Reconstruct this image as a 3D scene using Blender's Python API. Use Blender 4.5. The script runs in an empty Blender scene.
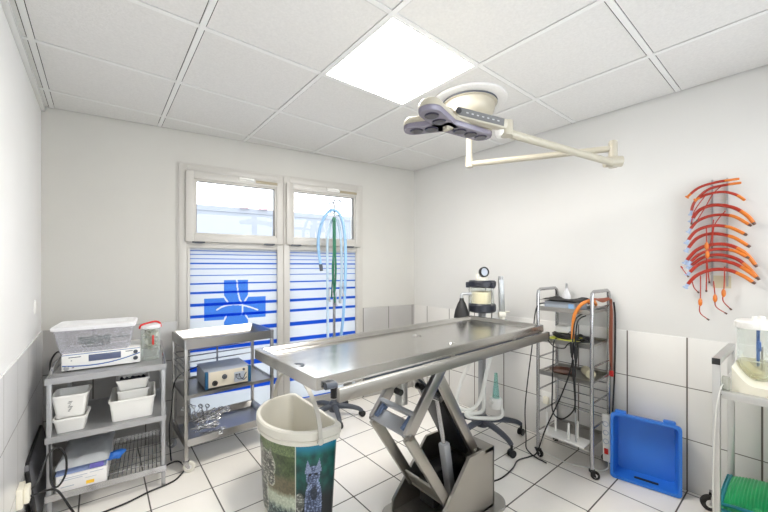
import bpy, bmesh, math, random
from mathutils import Vector, Matrix, noise
random.seed(7)
PI = math.pi
SC = bpy.context.scene
COL = SC.collection

# ------------------------------------------------------------------ geometry helpers
class MB:
    def __init__(s): s.v = []; s.f = []; s.m = []
    def add(s, vs, fs, mi=0, T=None):
        o = len(s.v)
        for p in vs:
            p = Vector(p)
            if T is not None: p = T @ p
            s.v.append(p)
        for f in fs: s.f.append(tuple(i + o for i in f)); s.m.append(mi)
        return s
    def box(s, c, d, bev=0.0, T=None, mi=0, seg=2):
        x, y, z = d[0] / 2, d[1] / 2, d[2] / 2
        if bev <= 0:
            vs = [(c[0] + i * x, c[1] + j * y, c[2] + k * z) for i in (-1, 1) for j in (-1, 1) for k in (-1, 1)]
            return s.add(vs, [(0, 1, 3, 2), (4, 6, 7, 5), (0, 4, 5, 1), (2, 3, 7, 6), (0, 2, 6, 4), (1, 5, 7, 3)], mi, T)
        bm = bmesh.new(); bmesh.ops.create_cube(bm, size=1)
        for v in bm.verts: v.co = Vector((v.co.x * d[0], v.co.y * d[1], v.co.z * d[2])) + Vector(c)
        bmesh.ops.bevel(bm, geom=bm.edges[:], offset=min(bev, min(d) * .45), segments=seg, profile=.5, affect='EDGES')
        bm.verts.ensure_lookup_table()
        for i, v in enumerate(bm.verts): v.index = i
        vs = [v.co.copy() for v in bm.verts]; fs = [tuple(v.index for v in f.verts) for f in bm.faces]
        bm.free(); return s.add(vs, fs, mi, T)
    def b2(s, lo, hi, bev=0.0, T=None, mi=0):
        return s.box([(a + b) / 2 for a, b in zip(lo, hi)], [abs(b - a) for a, b in zip(lo, hi)], bev, T, mi)
    def bar(s, p0, p1, w, h, up=(0, 0, 1), bev=0.0, mi=0):
        p0, p1 = Vector(p0), Vector(p1); d = (p1 - p0); L = d.length; d.normalize()
        u = Vector(up); sd = d.cross(u)
        if sd.length < 1e-4: sd = d.cross(Vector((1, 0, 0)))
        sd.normalize(); u = sd.cross(d)
        R = Matrix((d, sd, u)).transposed().to_4x4(); R.translation = (p0 + p1) / 2
        return s.box((0, 0, 0), (L, w, h), bev, R, mi)
    def tube(s, pts, r, n=10, closed=False, res=0, mi=0, T=None):
        P = [Vector(p) for p in pts]; rr = list(r) if isinstance(r, (list, tuple)) else [r] * len(P)
        if res:
            Q = []; q = []; m = len(P); last = m if closed else m - 1
            for i in range(last):
                g = (lambda k: P[k % m]) if closed else (lambda k: P[max(0, min(m - 1, k))])
                a, b, c, d = g(i - 1), g(i), g(i + 1), g(i + 2)
                for k in range(res):
                    t = k / res
                    Q.append(.5 * ((2 * b) + (c - a) * t + (2 * a - 5 * b + 4 * c - d) * t * t + (3 * b - a - 3 * c + d) * t ** 3))
                    q.append(rr[i] + (rr[(i + 1) % m] - rr[i]) * t)
            if not closed: Q.append(P[-1]); q.append(rr[-1])
            P, rr = Q, q
        m = len(P); vs = []; fs = []
        def tan(i):
            if closed: t = P[(i + 1) % m] - P[i - 1]
            else: t = P[min(m - 1, i + 1)] - P[max(0, i - 1)]
            return t.normalized() if t.length > 1e-9 else Vector((0, 0, 1))
        t0 = tan(0); nrm = t0.orthogonal().normalized()
        for i in range(m):
            t = tan(i); nrm = (nrm - t * nrm.dot(t))
            nrm = nrm.normalized() if nrm.length > 1e-6 else t.orthogonal().normalized()
            b = t.cross(nrm)
            for k in range(n):
                a = 2 * PI * k / n; vs.append(P[i] + (nrm * math.cos(a) + b * math.sin(a)) * rr[i])
        for i in range(m if closed else m - 1):
            for k in range(n):
                a = i * n + k; b_ = i * n + (k + 1) % n; j = ((i + 1) % m) * n
                fs.append((a, b_, j + (k + 1) % n, j + k))
        if not closed: fs.append(tuple(range(n))[::-1]); fs.append(tuple((m - 1) * n + k for k in range(n)))
        return s.add(vs, fs, mi, T)
    def cyl(s, p0, p1, r, r2=None, n=20, mi=0, T=None):
        return s.tube([p0, p1], [r, r if r2 is None else r2], n, mi=mi, T=T)
    def lathe(s, prof, c=(0, 0, 0), n=32, T=None, mi=0):
        vs = []; fs = []; rows = []
        for r, z in prof:
            if r < 1e-6: rows.append([len(vs)]); vs.append((c[0], c[1], c[2] + z))
            else:
                rows.append(list(range(len(vs), len(vs) + n)))
                for k in range(n): a = 2 * PI * k / n; vs.append((c[0] + r * math.cos(a), c[1] + r * math.sin(a), c[2] + z))
        for A, B in zip(rows, rows[1:]):
            for k in range(n):
                k2 = (k + 1) % n
                if len(A) == 1 and len(B) == 1: continue
                if len(A) == 1: fs.append((A[0], B[k], B[k2]))
                elif len(B) == 1: fs.append((A[k], A[k2], B[0]))
                else: fs.append((A[k], A[k2], B[k2], B[k]))
        return s.add(vs, fs, mi, T)
    def prism(s, out, a, b, axis='z', T=None, mi=0):
        n = len(out)
        def pt(p, h): return {'z': (p[0], p[1], h), 'y': (p[0], h, p[1]), 'x': (h, p[0], p[1])}[axis]
        vs = [pt(p, a) for p in out] + [pt(p, b) for p in out]
        fs = [tuple(range(n)), tuple(range(n, 2 * n))[::-1]] + [(i, (i + 1) % n, n + (i + 1) % n, n + i) for i in range(n)]
        return s.add(vs, fs, mi, T)
    def loft(s, rings, cap0=True, cap1=True, mi=0, T=None):
        n = len(rings[0]); vs = [p for r in rings for p in r]; fs = []
        for i in range(len(rings) - 1):
            for k in range(n): fs.append((i * n + k, i * n + (k + 1) % n, (i + 1) * n + (k + 1) % n, (i + 1) * n + k))
        if cap0: fs.append(tuple(range(n))[::-1])
        if cap1: fs.append(tuple((len(rings) - 1) * n + k for k in range(n)))
        return s.add(vs, fs, mi, T)
    def grid(s, nu, nv, fn, mi=0, T=None):
        vs = [fn(i / (nu - 1), j / (nv - 1)) for j in range(nv) for i in range(nu)]
        fs = [(j * nu + i, j * nu + i + 1, (j + 1) * nu + i + 1, (j + 1) * nu + i) for j in range(nv - 1) for i in range(nu - 1)]
        return s.add(vs, fs, mi, T)
    def obj(s, name, mat, parent=None, off=(0, 0, 0), loc=None, ang=35, flat=False, label=None):
        off = Vector(off); me = bpy.data.meshes.new(name)
        me.from_pydata([tuple(p - off) for p in s.v], [], s.f)
        bm = bmesh.new(); bm.from_mesh(me); bmesh.ops.recalc_face_normals(bm, faces=bm.faces[:]); bm.to_mesh(me); bm.free()
        for m in (mat if isinstance(mat, (list, tuple)) else [mat]): me.materials.append(m)
        for p, i in zip(me.polygons, s.m): p.material_index = i; p.use_smooth = not flat
        if not flat: me.set_sharp_from_angle(angle=math.radians(ang))
        o = bpy.data.objects.new(name, me); COL.objects.link(o)
        if parent is not None: o.parent = parent
        if loc is not None: o.location = loc
        if label: o['label'] = label
        return o

def thing(name, label, cat, loc=(0, 0, 0), rz=0, group=None):
    o = bpy.data.objects.new(name, None); COL.objects.link(o); o.empty_display_size = .05
    o.location = loc; o.rotation_euler = (0, 0, rz); return tag(o, label, cat, group)
def tag(o, label, cat, group=None):
    o['label'] = label; o['category'] = cat
    if group: o['group'] = group
    return o
def single(mb, name, mat, label, cat, base, group=None, ang=35, rz=0):
    o = mb.obj(name, mat, off=base, loc=base, ang=ang); o.rotation_euler = (0, 0, rz)
    return tag(o, label, cat, group)
def struct(o): o['kind'] = 'structure'; return o
def copy_tree(o, parent=None):
    c = o.copy(); COL.objects.link(c); c.parent = parent
    for ch in list(o.children): copy_tree(ch, c)
    return c
def rrect(x0, y0, x1, y1, r, n=5):
    out = []
    for cx, cy, a0 in ((x1 - r, y1 - r, 0), (x0 + r, y1 - r, 90), (x0 + r, y0 + r, 180), (x1 - r, y0 + r, 270)):
        for k in range(n + 1):
            a = math.radians(a0 + 90 * k / n); out.append((cx + r * math.cos(a), cy + r * math.sin(a)))
    return out
def open_box(mb, x0, y0, x1, y1, z0, z1, taper=.01, th=.003, r=.012, rim=.006, mi=0):
    """tapered open container with a rolled rim"""
    def ring(x0, y0, x1, y1, r, z): return [(x, y, z) for x, y in rrect(x0, y0, x1, y1, max(r, .001))]
    t = taper
    R = [ring(x0 + t, y0 + t, x1 - t, y1 - t, r, z0), ring(x0, y0, x1, y1, r, z1 - .012), ring(x0 - rim, y0 - rim, x1 + rim, y1 + rim, r + rim, z1 - .012),
         ring(x0 - rim, y0 - rim, x1 + rim, y1 + rim, r + rim, z1), ring(x0 + th, y0 + th, x1 - th, y1 - th, r, z1), ring(x0 + t + th, y0 + t + th, x1 - t - th, y1 - t - th, r, z0 + th)]
    mb.loft(R, mi=mi); return mb

# ------------------------------------------------------------------ materials
def nt(name):
    m = bpy.data.materials.new(name); m.use_nodes = True; n = m.node_tree; n.nodes.clear(); return m, n
def lin(c):
    return tuple((x / 12.92 if x <= .04045 else ((x + .055) / 1.055) ** 2.4) for x in [v / 255 for v in c]) + (1,)
def P(name, rgb, rough=.5, metal=0., var=.06, vs=12., bump=.0, bs=120., stretch=None, trans=0., coat=0., spec=.5, rvar=0.):
    m, t = nt(name); N, L = t.nodes, t.links
    out = N.new('ShaderNodeOutputMaterial'); b = N.new('ShaderNodeBsdfPrincipled'); L.new(b.outputs[0], out.inputs[0])
    tc = N.new('ShaderNodeTexCoord'); mp = N.new('ShaderNodeMapping'); L.new(tc.outputs['Object'], mp.inputs[0])
    if stretch: mp.inputs['Scale'].default_value = stretch
    nz = N.new('ShaderNodeTexNoise'); nz.inputs['Scale'].default_value = vs; nz.inputs['Detail'].default_value = 4; L.new(mp.outputs[0], nz.inputs[0])
    mx = N.new('ShaderNodeMix'); mx.data_type = 'RGBA'; c = lin(rgb)
    mx.inputs[6].default_value = tuple(x * (1 - var) for x in c[:3]) + (1,); mx.inputs[7].default_value = tuple(min(1, x * (1 + var)) for x in c[:3]) + (1,)
    L.new(nz.outputs[0], mx.inputs[0]); L.new(mx.outputs[2], b.inputs['Base Color'])
    b.inputs['Roughness'].default_value = rough; b.inputs['Metallic'].default_value = metal; b.inputs['Specular IOR Level'].default_value = spec
    b.inputs['Transmission Weight'].default_value = trans; b.inputs['Coat Weight'].default_value = coat
    if rvar:
        mr = N.new('ShaderNodeMapRange'); mr.inputs[3].default_value = max(.03, rough - rvar); mr.inputs[4].default_value = rough + rvar
        L.new(nz.outputs[0], mr.inputs[0]); L.new(mr.outputs[0], b.inputs['Roughness'])
    if bump:
        n2 = N.new('ShaderNodeTexNoise'); n2.inputs['Scale'].default_value = bs; n2.inputs['Detail'].default_value = 3; L.new(mp.outputs[0], n2.inputs[0])
        bp = N.new('ShaderNodeBump'); bp.inputs['Strength'].default_value = bump; bp.inputs['Distance'].default_value = .004; L.new(n2.outputs[0], bp.inputs['Height']); L.new(bp.outputs[0], b.inputs['Normal'])
    return m
def clear(name, rgb=(240, 245, 245), body=.15, rough=.05, bodyrgb=None, var=.1):
    """thin clear or cloudy plastic / glass: straight-through transmission with a body colour and a gloss"""
    m, t = nt(name); N, L = t.nodes, t.links
    out = N.new('ShaderNodeOutputMaterial'); tr = N.new('ShaderNodeBsdfTransparent'); tr.inputs[0].default_value = lin(rgb)
    df = N.new('ShaderNodeBsdfPrincipled'); df.inputs['Base Color'].default_value = lin(bodyrgb or rgb); df.inputs['Roughness'].default_value = rough
    lw = N.new('ShaderNodeLayerWeight'); lw.inputs[0].default_value = .35
    nz = N.new('ShaderNodeTexNoise'); nz.inputs['Scale'].default_value = 18
    tc = N.new('ShaderNodeTexCoord'); L.new(tc.outputs['Object'], nz.inputs[0])
    mr = N.new('ShaderNodeMapRange'); mr.inputs[3].default_value = max(0, body - var); mr.inputs[4].default_value = min(1, body + var); L.new(nz.outputs[0], mr.inputs[0])
    ad = N.new('ShaderNodeMath'); ad.operation = 'MULTIPLY_ADD'; ad.use_clamp = True
    L.new(lw.outputs['Facing'], ad.inputs[0]); ad.inputs[1].default_value = .45; L.new(mr.outputs[0], ad.inputs[2])
    mx = N.new('ShaderNodeMixShader'); L.new(ad.outputs[0], mx.inputs[0]); L.new(tr.outputs[0], mx.inputs[1]); L.new(df.outputs[0], mx.inputs[2]); L.new(mx.outputs[0], out.inputs[0])
    return m
def lines(N, L, src, off, pitch, w):
    a = N.new('ShaderNodeMath'); a.operation = 'SUBTRACT'; L.new(src, a.inputs[0]); a.inputs[1].default_value = off
    b = N.new('ShaderNodeMath'); b.operation = 'PINGPONG'; L.new(a.outputs[0], b.inputs[0]); b.inputs[1].default_value = pitch / 2
    c = N.new('ShaderNodeMapRange'); c.inputs[1].default_value = w * .35; c.inputs[2].default_value = w * .65; c.inputs[3].default_value = 1; c.inputs[4].default_value = 0
    L.new(b.outputs[0], c.inputs[0]); return c.outputs[0]
def tiles(name, ax, off, pitch, w, rgb, grout, rough=.25, var=.05, w2=None, marble=0.):
    m, t = nt(name); N, L = t.nodes, t.links
    out = N.new('ShaderNodeOutputMaterial'); b = N.new('ShaderNodeBsdfPrincipled'); L.new(b.outputs[0], out.inputs[0])
    tc = N.new('ShaderNodeTexCoord'); sx = N.new('ShaderNodeSeparateXYZ'); L.new(tc.outputs['Object'], sx.inputs[0])
    l1 = lines(N, L, sx.outputs[ax[0]], off[0], pitch[0], w); l2 = lines(N, L, sx.outputs[ax[1]], off[1], pitch[1], w2 or w)
    mxm = N.new('ShaderNodeMath'); mxm.operation = 'MAXIMUM'; L.new(l1, mxm.inputs[0]); L.new(l2, mxm.inputs[1])
    nz = N.new('ShaderNodeTexNoise'); nz.inputs['Scale'].default_value = 5; nz.inputs['Detail'].default_value = 5; L.new(tc.outputs['Object'], nz.inputs[0])
    c = lin(rgb); mc = N.new('ShaderNodeMix'); mc.data_type = 'RGBA'
    mc.inputs[6].default_value = tuple(x * (1 - var) for x in c[:3]) + (1,); mc.inputs[7].default_value = tuple(min(1, x * (1 + var)) for x in c[:3]) + (1,); L.new(nz.outputs[0], mc.inputs[0])
    mg = N.new('ShaderNodeMix'); mg.data_type = 'RGBA'; L.new(mxm.outputs[0], mg.inputs[0]); L.new(mc.outputs[2], mg.inputs[6]); mg.inputs[7].default_value = lin(grout)
    L.new(mg.outputs[2], b.inputs['Base Color'])
    mr = N.new('ShaderNodeMapRange'); mr.inputs[3].default_value = rough; mr.inputs[4].default_value = .85; L.new(mxm.outputs[0], mr.inputs[0]); L.new(mr.outputs[0], b.inputs['Roughness'])
    bp = N.new('ShaderNodeBump'); bp.invert = True; bp.inputs['Strength'].default_value = .5; bp.inputs['Distance'].default_value = .002; L.new(mxm.outputs[0], bp.inputs['Height']); L.new(bp.outputs[0], b.inputs['Normal'])
    return m
def emit(name, rgb, s):
    m, t = nt(name); N, L = t.nodes, t.links
    out = N.new('ShaderNodeOutputMaterial'); e = N.new('ShaderNodeEmission'); e.inputs[0].default_value = lin(rgb); e.inputs[1].default_value = s; L.new(e.outputs[0], out.inputs[0]); return m

M = {}
M['wall'] = P('wall_paint', (238, 238, 237), .75, var=.025, vs=3, bump=.08, bs=90)
M['wall_r'] = P('wall_paint_dimmed', (217, 216, 213), .75, var=.025, vs=3, bump=.08, bs=90)  # same wall paint, darker for the right wall to offset its strong light
M['wall_b'] = P('wall_paint_greyish_shaded', (197, 195, 189), .75, var=.05, vs=2.5, bump=.08, bs=90)  # greyish back wall paint, darkened further to hold the wall's shade
M['ceil'] = P('ceiling_tile_fibre', (218, 217, 215), .9, var=.10, vs=95, bump=.4, bs=120)
M['tee'] = P('ceiling_tee_white', (226, 226, 225), .5, var=.02)
M['void'] = P('ceiling_void_dark', (58, 57, 55), .9)
M['floor'] = tiles('floor_tiles', ('X', 'Y'), (2.387, .7755), (.3095, .3047),   .0075, (250, 246, 239), (92, 87, 81), .22, .04)
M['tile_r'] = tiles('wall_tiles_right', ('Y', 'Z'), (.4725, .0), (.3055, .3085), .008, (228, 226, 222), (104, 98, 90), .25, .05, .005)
M['tile_b'] = tiles('wall_tiles_back_shaded', ('X', 'Z'), (2.721, .0), (.3065, .3085), .007, (172, 170, 167), (78, 74, 70), .25, .05, .005)  # darker tile copy; the back wall's backlit shade is in the colour
M['tile_l'] = tiles('wall_tiles_left', ('Y', 'Z'), (2.93, .0), (.3055, .3085), .006, (243, 243, 244), (100, 96, 92), .25, .04, .005)
M['pvc'] = P('white_window_plastic', (190, 187, 181), .35, var=.03)
M['pvcgrey'] = P('grey_seal', (120, 120, 120), .6)
M['brown'] = P('brown_vent', (160, 150, 126), .6)
M['steel'] = P('brushed_steel', (172, 170, 167), .3, 1, var=.04, vs=6, rvar=.05)
M['steel_top'] = P('worn_steel_top', (194, 192, 188), .2, 1, var=.06, vs=7, stretch=(1, 3, 1), rvar=.06)
M['steel_warm'] = P('steel_base', (176, 172, 165), .34, 1, var=.08, vs=5, rvar=.07)
M['chrome'] = P('chrome_tube', (182, 182, 184), .22, 1, var=.02)
M['bright'] = P('bright_steel', (226, 226, 226), .25, 1, var=.02)
M['rail'] = P('dull_steel_rail', (160, 157, 151), .4, 1, var=.05, vs=5, rvar=.05)
M['alu'] = P('matt_aluminium', (205, 205, 203), .42, .75, var=.04)
M['greymetal'] = P('grey_painted_metal', (172, 173, 175), .38, .5, var=.04)
M['charcoal'] = P('charcoal_plastic', (74, 79, 88), .42, var=.08)
M['black'] = P('black_plastic', (26, 26, 28), .4, var=.15)
M['rubber'] = P('black_rubber', (32, 31, 31), .62, var=.15, bump=.2)
M['cable'] = P('black_cable', (24, 24, 25), .45)
M['whitep'] = P('white_plastic', (236, 235, 231), .38, var=.025)
M['cream'] = P('cream_enamel', (172, 166, 150), .33, var=.02)
M['creamp'] = P('cream_plastic', (214, 211, 200), .42, var=.03)
M['strap'] = P('grey_cream_strap', (190, 187, 178), .45)
M['ivory'] = P('ivory_plastic', (240, 235, 218), .4, var=.02)
M['bluecrate'] = P('blue_plastic', (44, 118, 214), .38, var=.04, vs=4)
M['bluestripe'] = P('blue_trim', (45, 95, 165), .4)
M['tealblue'] = P('petrol_blue_trim', (28, 88, 128), .45)
M['display'] = P('dark_display', (92, 100, 128), .15, var=.1, vs=30)
M['panel_grey'] = P('pale_grey_case', (178, 186, 198), .4, var=.03)
M['beige'] = P('beige_front', (214, 206, 188), .45)
M['blueblock'] = P('slate_blue_block', (92, 108, 136), .45)
M['navy'] = P('dark_blue_flange', (36, 39, 48), .35, var=.15)
M['lime'] = P('soda_lime_granules', (226, 214, 182), .9, var=.15, vs=160, bump=.6, bs=200)
M['red'] = P('red_plastic', (200, 34, 30), .4)
M['tubered'] = P('red_rubber_tube', (166, 42, 22), .35, var=.15, vs=20)
M['tubeorange'] = P('orange_rubber_tip', (212, 118, 38), .35, var=.12, vs=20)
M['paleblue'] = P('pale_blue_connector', (168, 186, 214), .35)
M['hoseblue'] = P('light_blue_hose', (140, 180, 218), .35, var=.06)
M['hosepale'] = P('pale_blue_hose', (186, 208, 224), .35, var=.05)
M['hosegrey'] = P('pale_green_hose', (188, 206, 206), .35, var=.05)
M['green'] = P('dark_green_tube', (26, 104, 76), .45, var=.15)
M['hosewhite'] = P('white_hose', (228, 228, 222), .4, var=.04)
M['orange'] = P('orange_cable', (206, 122, 44), .5, var=.12)
M['copper'] = P('red_brown_cable', (150, 84, 62), .5, var=.15)
M['ylw'] = P('yellow_green_tray', (196, 200, 84), .5)
M['dish'] = P('brown_dish', (92, 62, 50), .35, var=.25, vs=25)
M['khaki'] = P('beige_roll', (202, 194, 166), .7)
M['blackcloth'] = P('black_cloth', (36, 35, 36), .75, bump=.3)
M['greybox'] = P('grey_instrument_case', (152, 160, 170), .4)
M['cardboard'] = P('white_carton', (234, 232, 230), .6, var=.03)
M['poly'] = P('cloudy_polythene', (184, 187, 190), .28, var=.1, vs=9, bump=.5, bs=22)
M['polyblue'] = P('blue_tinted_polythene', (150, 166, 206), .25, var=.2, vs=30, bump=.6, bs=40)
M['glove'] = P('bright_blue_film', (40, 110, 200), .4, var=.15, vs=30)
M['yellow'] = P('yellow_label', (238, 190, 50), .5)
M['ink'] = P('dark_print', (70, 76, 96), .6)
M['purple'] = P('violet_label', (104, 98, 176), .5, var=.2, vs=60)
M['greytray'] = P('dark_grey_tray', (112, 112, 116), .55, var=.1)
M['greenbag'] = P('green_ribbed_plastic', (22, 158, 92), .35, var=.1)
M['teal'] = P('teal_edge', (18, 130, 146), .4)
M['lilac'] = P('lilac_lens_cover', (122, 118, 132), .2, var=.08)
M['lens'] = P('dark_lens', (46, 44, 58), .12)
M['darkpanel'] = P('dark_grey_key_panel', (98, 98, 98), .5)
M['clear'] = clear('clear_glass', (252, 253, 252), .02, .04, (230, 236, 232), .03)
M['tub'] = clear('cloudy_plastic', (250, 250, 252), .12, .25, (240, 240, 244), .08)
M['lid'] = clear('cloudy_lid', (250, 250, 252), .66, .3, (246, 246, 248), .08)
M['packet'] = clear('crumpled_clear_packets', (236, 238, 232), .4, .15, (214, 214, 204), .3)
M['aqua'] = clear('aqua_tinted_plastic', (214, 242, 238), .15, .1, (170, 216, 210), .05)
M['fluid'] = clear('yellowish_glass', (240, 236, 218), .18, .1, (214, 212, 186), .2)
M['facade'] = P('pale_render_facade', (118, 123, 131), .85, var=.03)
M['ground'] = P('pale_paving', (150, 149, 146), .9, var=.08)
M['led'] = emit('led_diffuser', (255, 250, 243), 28.0)

# window pane: clear
m, t = nt('window_glass'); N, L = t.nodes, t.links
o_ = N.new('ShaderNodeOutputMaterial'); tr = N.new('ShaderNodeBsdfTransparent'); gl = N.new('ShaderNodeBsdfGlossy'); gl.inputs[1].default_value = .02
fr = N.new('ShaderNodeFresnel'); fr.inputs[0].default_value = 1.35; mx = N.new('ShaderNodeMixShader')
L.new(fr.outputs[0], mx.inputs[0]); L.new(tr.outputs[0], mx.inputs[1]); L.new(gl.outputs[0], mx.inputs[2]); L.new(mx.outputs[0], o_.inputs[0]); M['pane'] = m
# frosted film with the printed blue bands, thicker towards the floor
STR = [(1.463, .005), (1.437, .005), (1.399, .006), (1.362, .007), (1.318, .008), (1.265, .010), (1.200, .013), (1.123, .017), (1.030, .021), (.933, .026), (.812, .031), (.672, .037), (.515, .045), (.315, .055), (.09, .06)]
m, t = nt('frosted_striped_film'); N, L = t.nodes, t.links
o_ = N.new('ShaderNodeOutputMaterial'); tl = N.new('ShaderNodeBsdfTranslucent'); df = N.new('ShaderNodeBsdfPrincipled'); df.inputs['Roughness'].default_value = .3
tc = N.new('ShaderNodeTexCoord'); sx = N.new('ShaderNodeSeparateXYZ'); L.new(tc.outputs['Object'], sx.inputs[0])
mr = N.new('ShaderNodeMapRange'); mr.inputs[1].default_value = 0; mr.inputs[2].default_value = 1.5; L.new(sx.outputs['Z'], mr.inputs[0])
rp = N.new('ShaderNodeValToRGB'); rp.color_ramp.interpolation = 'CONSTANT'; WHITE = (.61, .625, .64, 1); BLUE = (.04, .16, .52, 1)
el = rp.color_ramp.elements; el[0].position = 0; el[0].color = WHITE
while len(el) > 1: el.remove(el[-1])
for z, w in sorted(STR):
    a = el.new((z - w / 2) / 1.5); a.color = BLUE; b = el.new((z + w / 2) / 1.5); b.color = WHITE
L.new(mr.outputs[0], rp.inputs[0]); L.new(rp.outputs[0], tl.inputs[0]); L.new(rp.outputs[0], df.inputs['Base Color'])
mx = N.new('ShaderNodeMixShader'); mx.inputs[0].default_value = .2; L.new(tl.outputs[0], mx.inputs[1]); L.new(df.outputs[0], mx.inputs[2]); L.new(mx.outputs[0], o_.inputs[0]); M['film'] = m
# blue see-through vinyl of the cross
m, t = nt('blue_vinyl'); N, L = t.nodes, t.links
o_ = N.new('ShaderNodeOutputMaterial'); tr = N.new('ShaderNodeBsdfTransparent'); tr.inputs[0].default_value = lin((96, 158, 244))
df = N.new('ShaderNodeBsdfPrincipled'); df.inputs['Base Color'].default_value = lin((50, 118, 225)); df.inputs['Roughness'].default_value = .4
mx = N.new('ShaderNodeMixShader'); mx.inputs[0].default_value = .1; L.new(tr.outputs[0], mx.inputs[1]); L.new(df.outputs[0], mx.inputs[2]); L.new(mx.outputs[0], o_.inputs[0]); M['vinyl'] = m

# ------------------------------------------------------------------ room shell
XL, XR, YF, HC = -.30, 2.735, -.50, 2.403
DX0, DX1, DZ0, DZ = -.15, 2.60, 1.0, 2.30      # invented window band behind the camera, added to brighten floor and left wall
BL = Vector((-.30, 3.239, 0)); ANG = math.radians(-7.94); WLEN = 3.064
def wl(u, d, z=0):    # point on the back wall: u along it, d into the room
    return Vector((BL.x + u * math.cos(ANG) + d * math.sin(ANG), BL.y + u * math.sin(ANG) - d * math.cos(ANG), z))
BRC = wl(WLEN, 0)
mb = MB(); mb.prism([(XL - .2, YF - .2), (XR + .2, YF - .2), (XR + .2, BRC.y + .1), (XL - .2, BL.y + .2)], -.1, 0)
struct(mb.obj('floor', M['floor']))
DADO = .915
mb = MB(); mb.b2((XL - .15, YF - .15, 0), (XL, BL.y + .2, HC + .1)); mb.b2((XL, YF, 0), (XL + .008, BL.y, DADO), .002, mi=1)
struct(mb.obj('wall_left', [M['wall'], M['tile_l']]))
mb = MB(); mb.b2((XR, YF - .15, 0), (XR + .15, BRC.y + .2, HC + .1)); mb.b2((XR - .008, YF, 0), (XR, BRC.y, DADO), .002, mi=1)
struct(mb.obj('wall_right', [M['wall_r'], M['tile_r']]))
mb = MB(); mb.b2((XL - .15, YF - .15, 0), (DX0, YF, HC + .1)); mb.b2((DX1, YF - .15, 0), (XR + .15, YF, HC + .1)); mb.b2((DX0, YF - .15, DZ), (DX1, YF, HC + .1)); mb.b2((DX0, YF - .15, 0), (DX1, YF, DZ0)); struct(mb.obj('wall_front', M['wall']))
U0, U1, ZW0, ZW1 = .80, 2.375, .05, 2.13
mb = MB(); D = .2
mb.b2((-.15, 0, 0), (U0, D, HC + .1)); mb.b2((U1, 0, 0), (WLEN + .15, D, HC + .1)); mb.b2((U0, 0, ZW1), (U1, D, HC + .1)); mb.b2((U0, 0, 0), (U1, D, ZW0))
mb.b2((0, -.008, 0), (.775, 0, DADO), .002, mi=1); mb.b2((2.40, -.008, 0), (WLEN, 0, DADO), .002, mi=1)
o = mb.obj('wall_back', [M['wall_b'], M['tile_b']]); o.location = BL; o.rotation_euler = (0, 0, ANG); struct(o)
# ceiling: mineral fibre tiles in a T-grid
def clip(poly, hp):
    out = []
    for i in range(len(poly)):
        a, b = poly[i], poly[(i + 1) % len(poly)]; da, db = hp(a), hp(b)
        if da >= 0: out.append(a)
        if da * db < 0: s_ = da / (da - db); out.append((a[0] + (b[0] - a[0]) * s_, a[1] + (b[1] - a[1]) * s_))
    return out
nx, ny = math.sin(ANG), -math.cos(ANG)
HP = [lambda p: p[0] - XL - .004, lambda p: XR - .011 - p[0], lambda p: p[1] - YF - .004, lambda p: (p[0] - BL.x) * nx + (p[1] - BL.y) * ny - .010]
mb = MB(); GX = [-.247 + .6 * i for i in range(-1, 6)]; GY = [2.912 - .6 * j for j in range(-1, 9)]
def cell(x0, y0, x1, y1, z0, z1, mi):
    p = [(x0, y0), (x1, y0), (x1, y1), (x0, y1)]
    for h in HP:
        p = clip(p, h)
        if len(p) < 3: return
    k0 = len(mb.m); mb.prism(p, z0, z1, mi=mi)
    if mi == 0:
        for k in range(k0 + 2, len(mb.m)): mb.m[k] = 2
g = .0155
for i in range(len(GX) - 1):
    for j in range(len(GY) - 1):
        if i == 3 and j == 3: continue          # the LED panel
        cell(GX[i] + g, GY[j + 1] + g, GX[i + 1] - g, GY[j] - g, HC + .003, HC + .02, 0)
for x in GX: cell(x - .012, -2, x + .012, 4, HC, HC + .006, 1)
for y in GY:
    for i in range(len(GX) - 1): cell(GX[i] + .0122, y - .012, GX[i + 1] - .0122, y + .012, HC + .0006, HC + .006, 1)
cell(XL, -2, XL + .02, 4, HC - .001, HC + .004, 1);
mb.b2((XL - .2, YF - .2, HC + .03), (XR + .2, 3.4, HC + .12), mi=2)
struct(mb.obj('ceiling', [M['ceil'], M['tee'], M['void']], flat=True))
mb = MB(); mb.b2((XL, YF, HC - .03), (XL + .022, BL.y - .01, HC - .002), .002); struct(mb.obj('trim_left', M['tee']))

# ------------------------------------------------------------------ windows (frame of the back wall: x along, y outward)
def wchild(mb, name, mat, parent, **k): return mb.obj(name, mat, parent, **k)
def frame_ring(mb, u0, u1, z0, z1, w, y0, y1, bev=.004):
    mb.b2((u0, y0, z0), (u0 + w, y1, z1), bev); mb.b2((u1 - w, y0, z0), (u1, y1, z1), bev)
    mb.b2((u0 + w - .002, y0, z0), (u1 - w + .002, y1, z0 + w), bev); mb.b2((u0 + w - .002, y0, z1 - w), (u1 - w + .002, y1, z1), bev)
def add_fill_window():  # unseen window, added to let in fill daylight
    r = bpy.data.objects.new('fill_window', None); COL.objects.link(r); r.location = (DX0, YF, 0); r['kind'] = 'structure'
    W_ = DX1 - DX0; mb = MB(); frame_ring(mb, 0, W_ / 2, DZ0, DZ, .05, -.10, -.04); frame_ring(mb, W_ / 2, W_, DZ0, DZ, .05, -.10, -.04); mb.obj('window_frame', M['pvc'], r)
    for a in (.048, W_ / 2 + .048):
        mb = MB(); mb.b2((a, -.072, DZ0 + .048), (a + W_ / 2 - .096, -.066, DZ - .048)); mb.obj('glass', M['pane'], r)
    mb = MB(); mb.tube([(W_ / 2 - .03, -.04, 1.62), (W_ / 2 - .03, -.0, 1.62), (W_ / 2 - .03, .0, 1.50)], .009, 8); mb.obj('handle', M['greymetal'], r)
add_fill_window()
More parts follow.
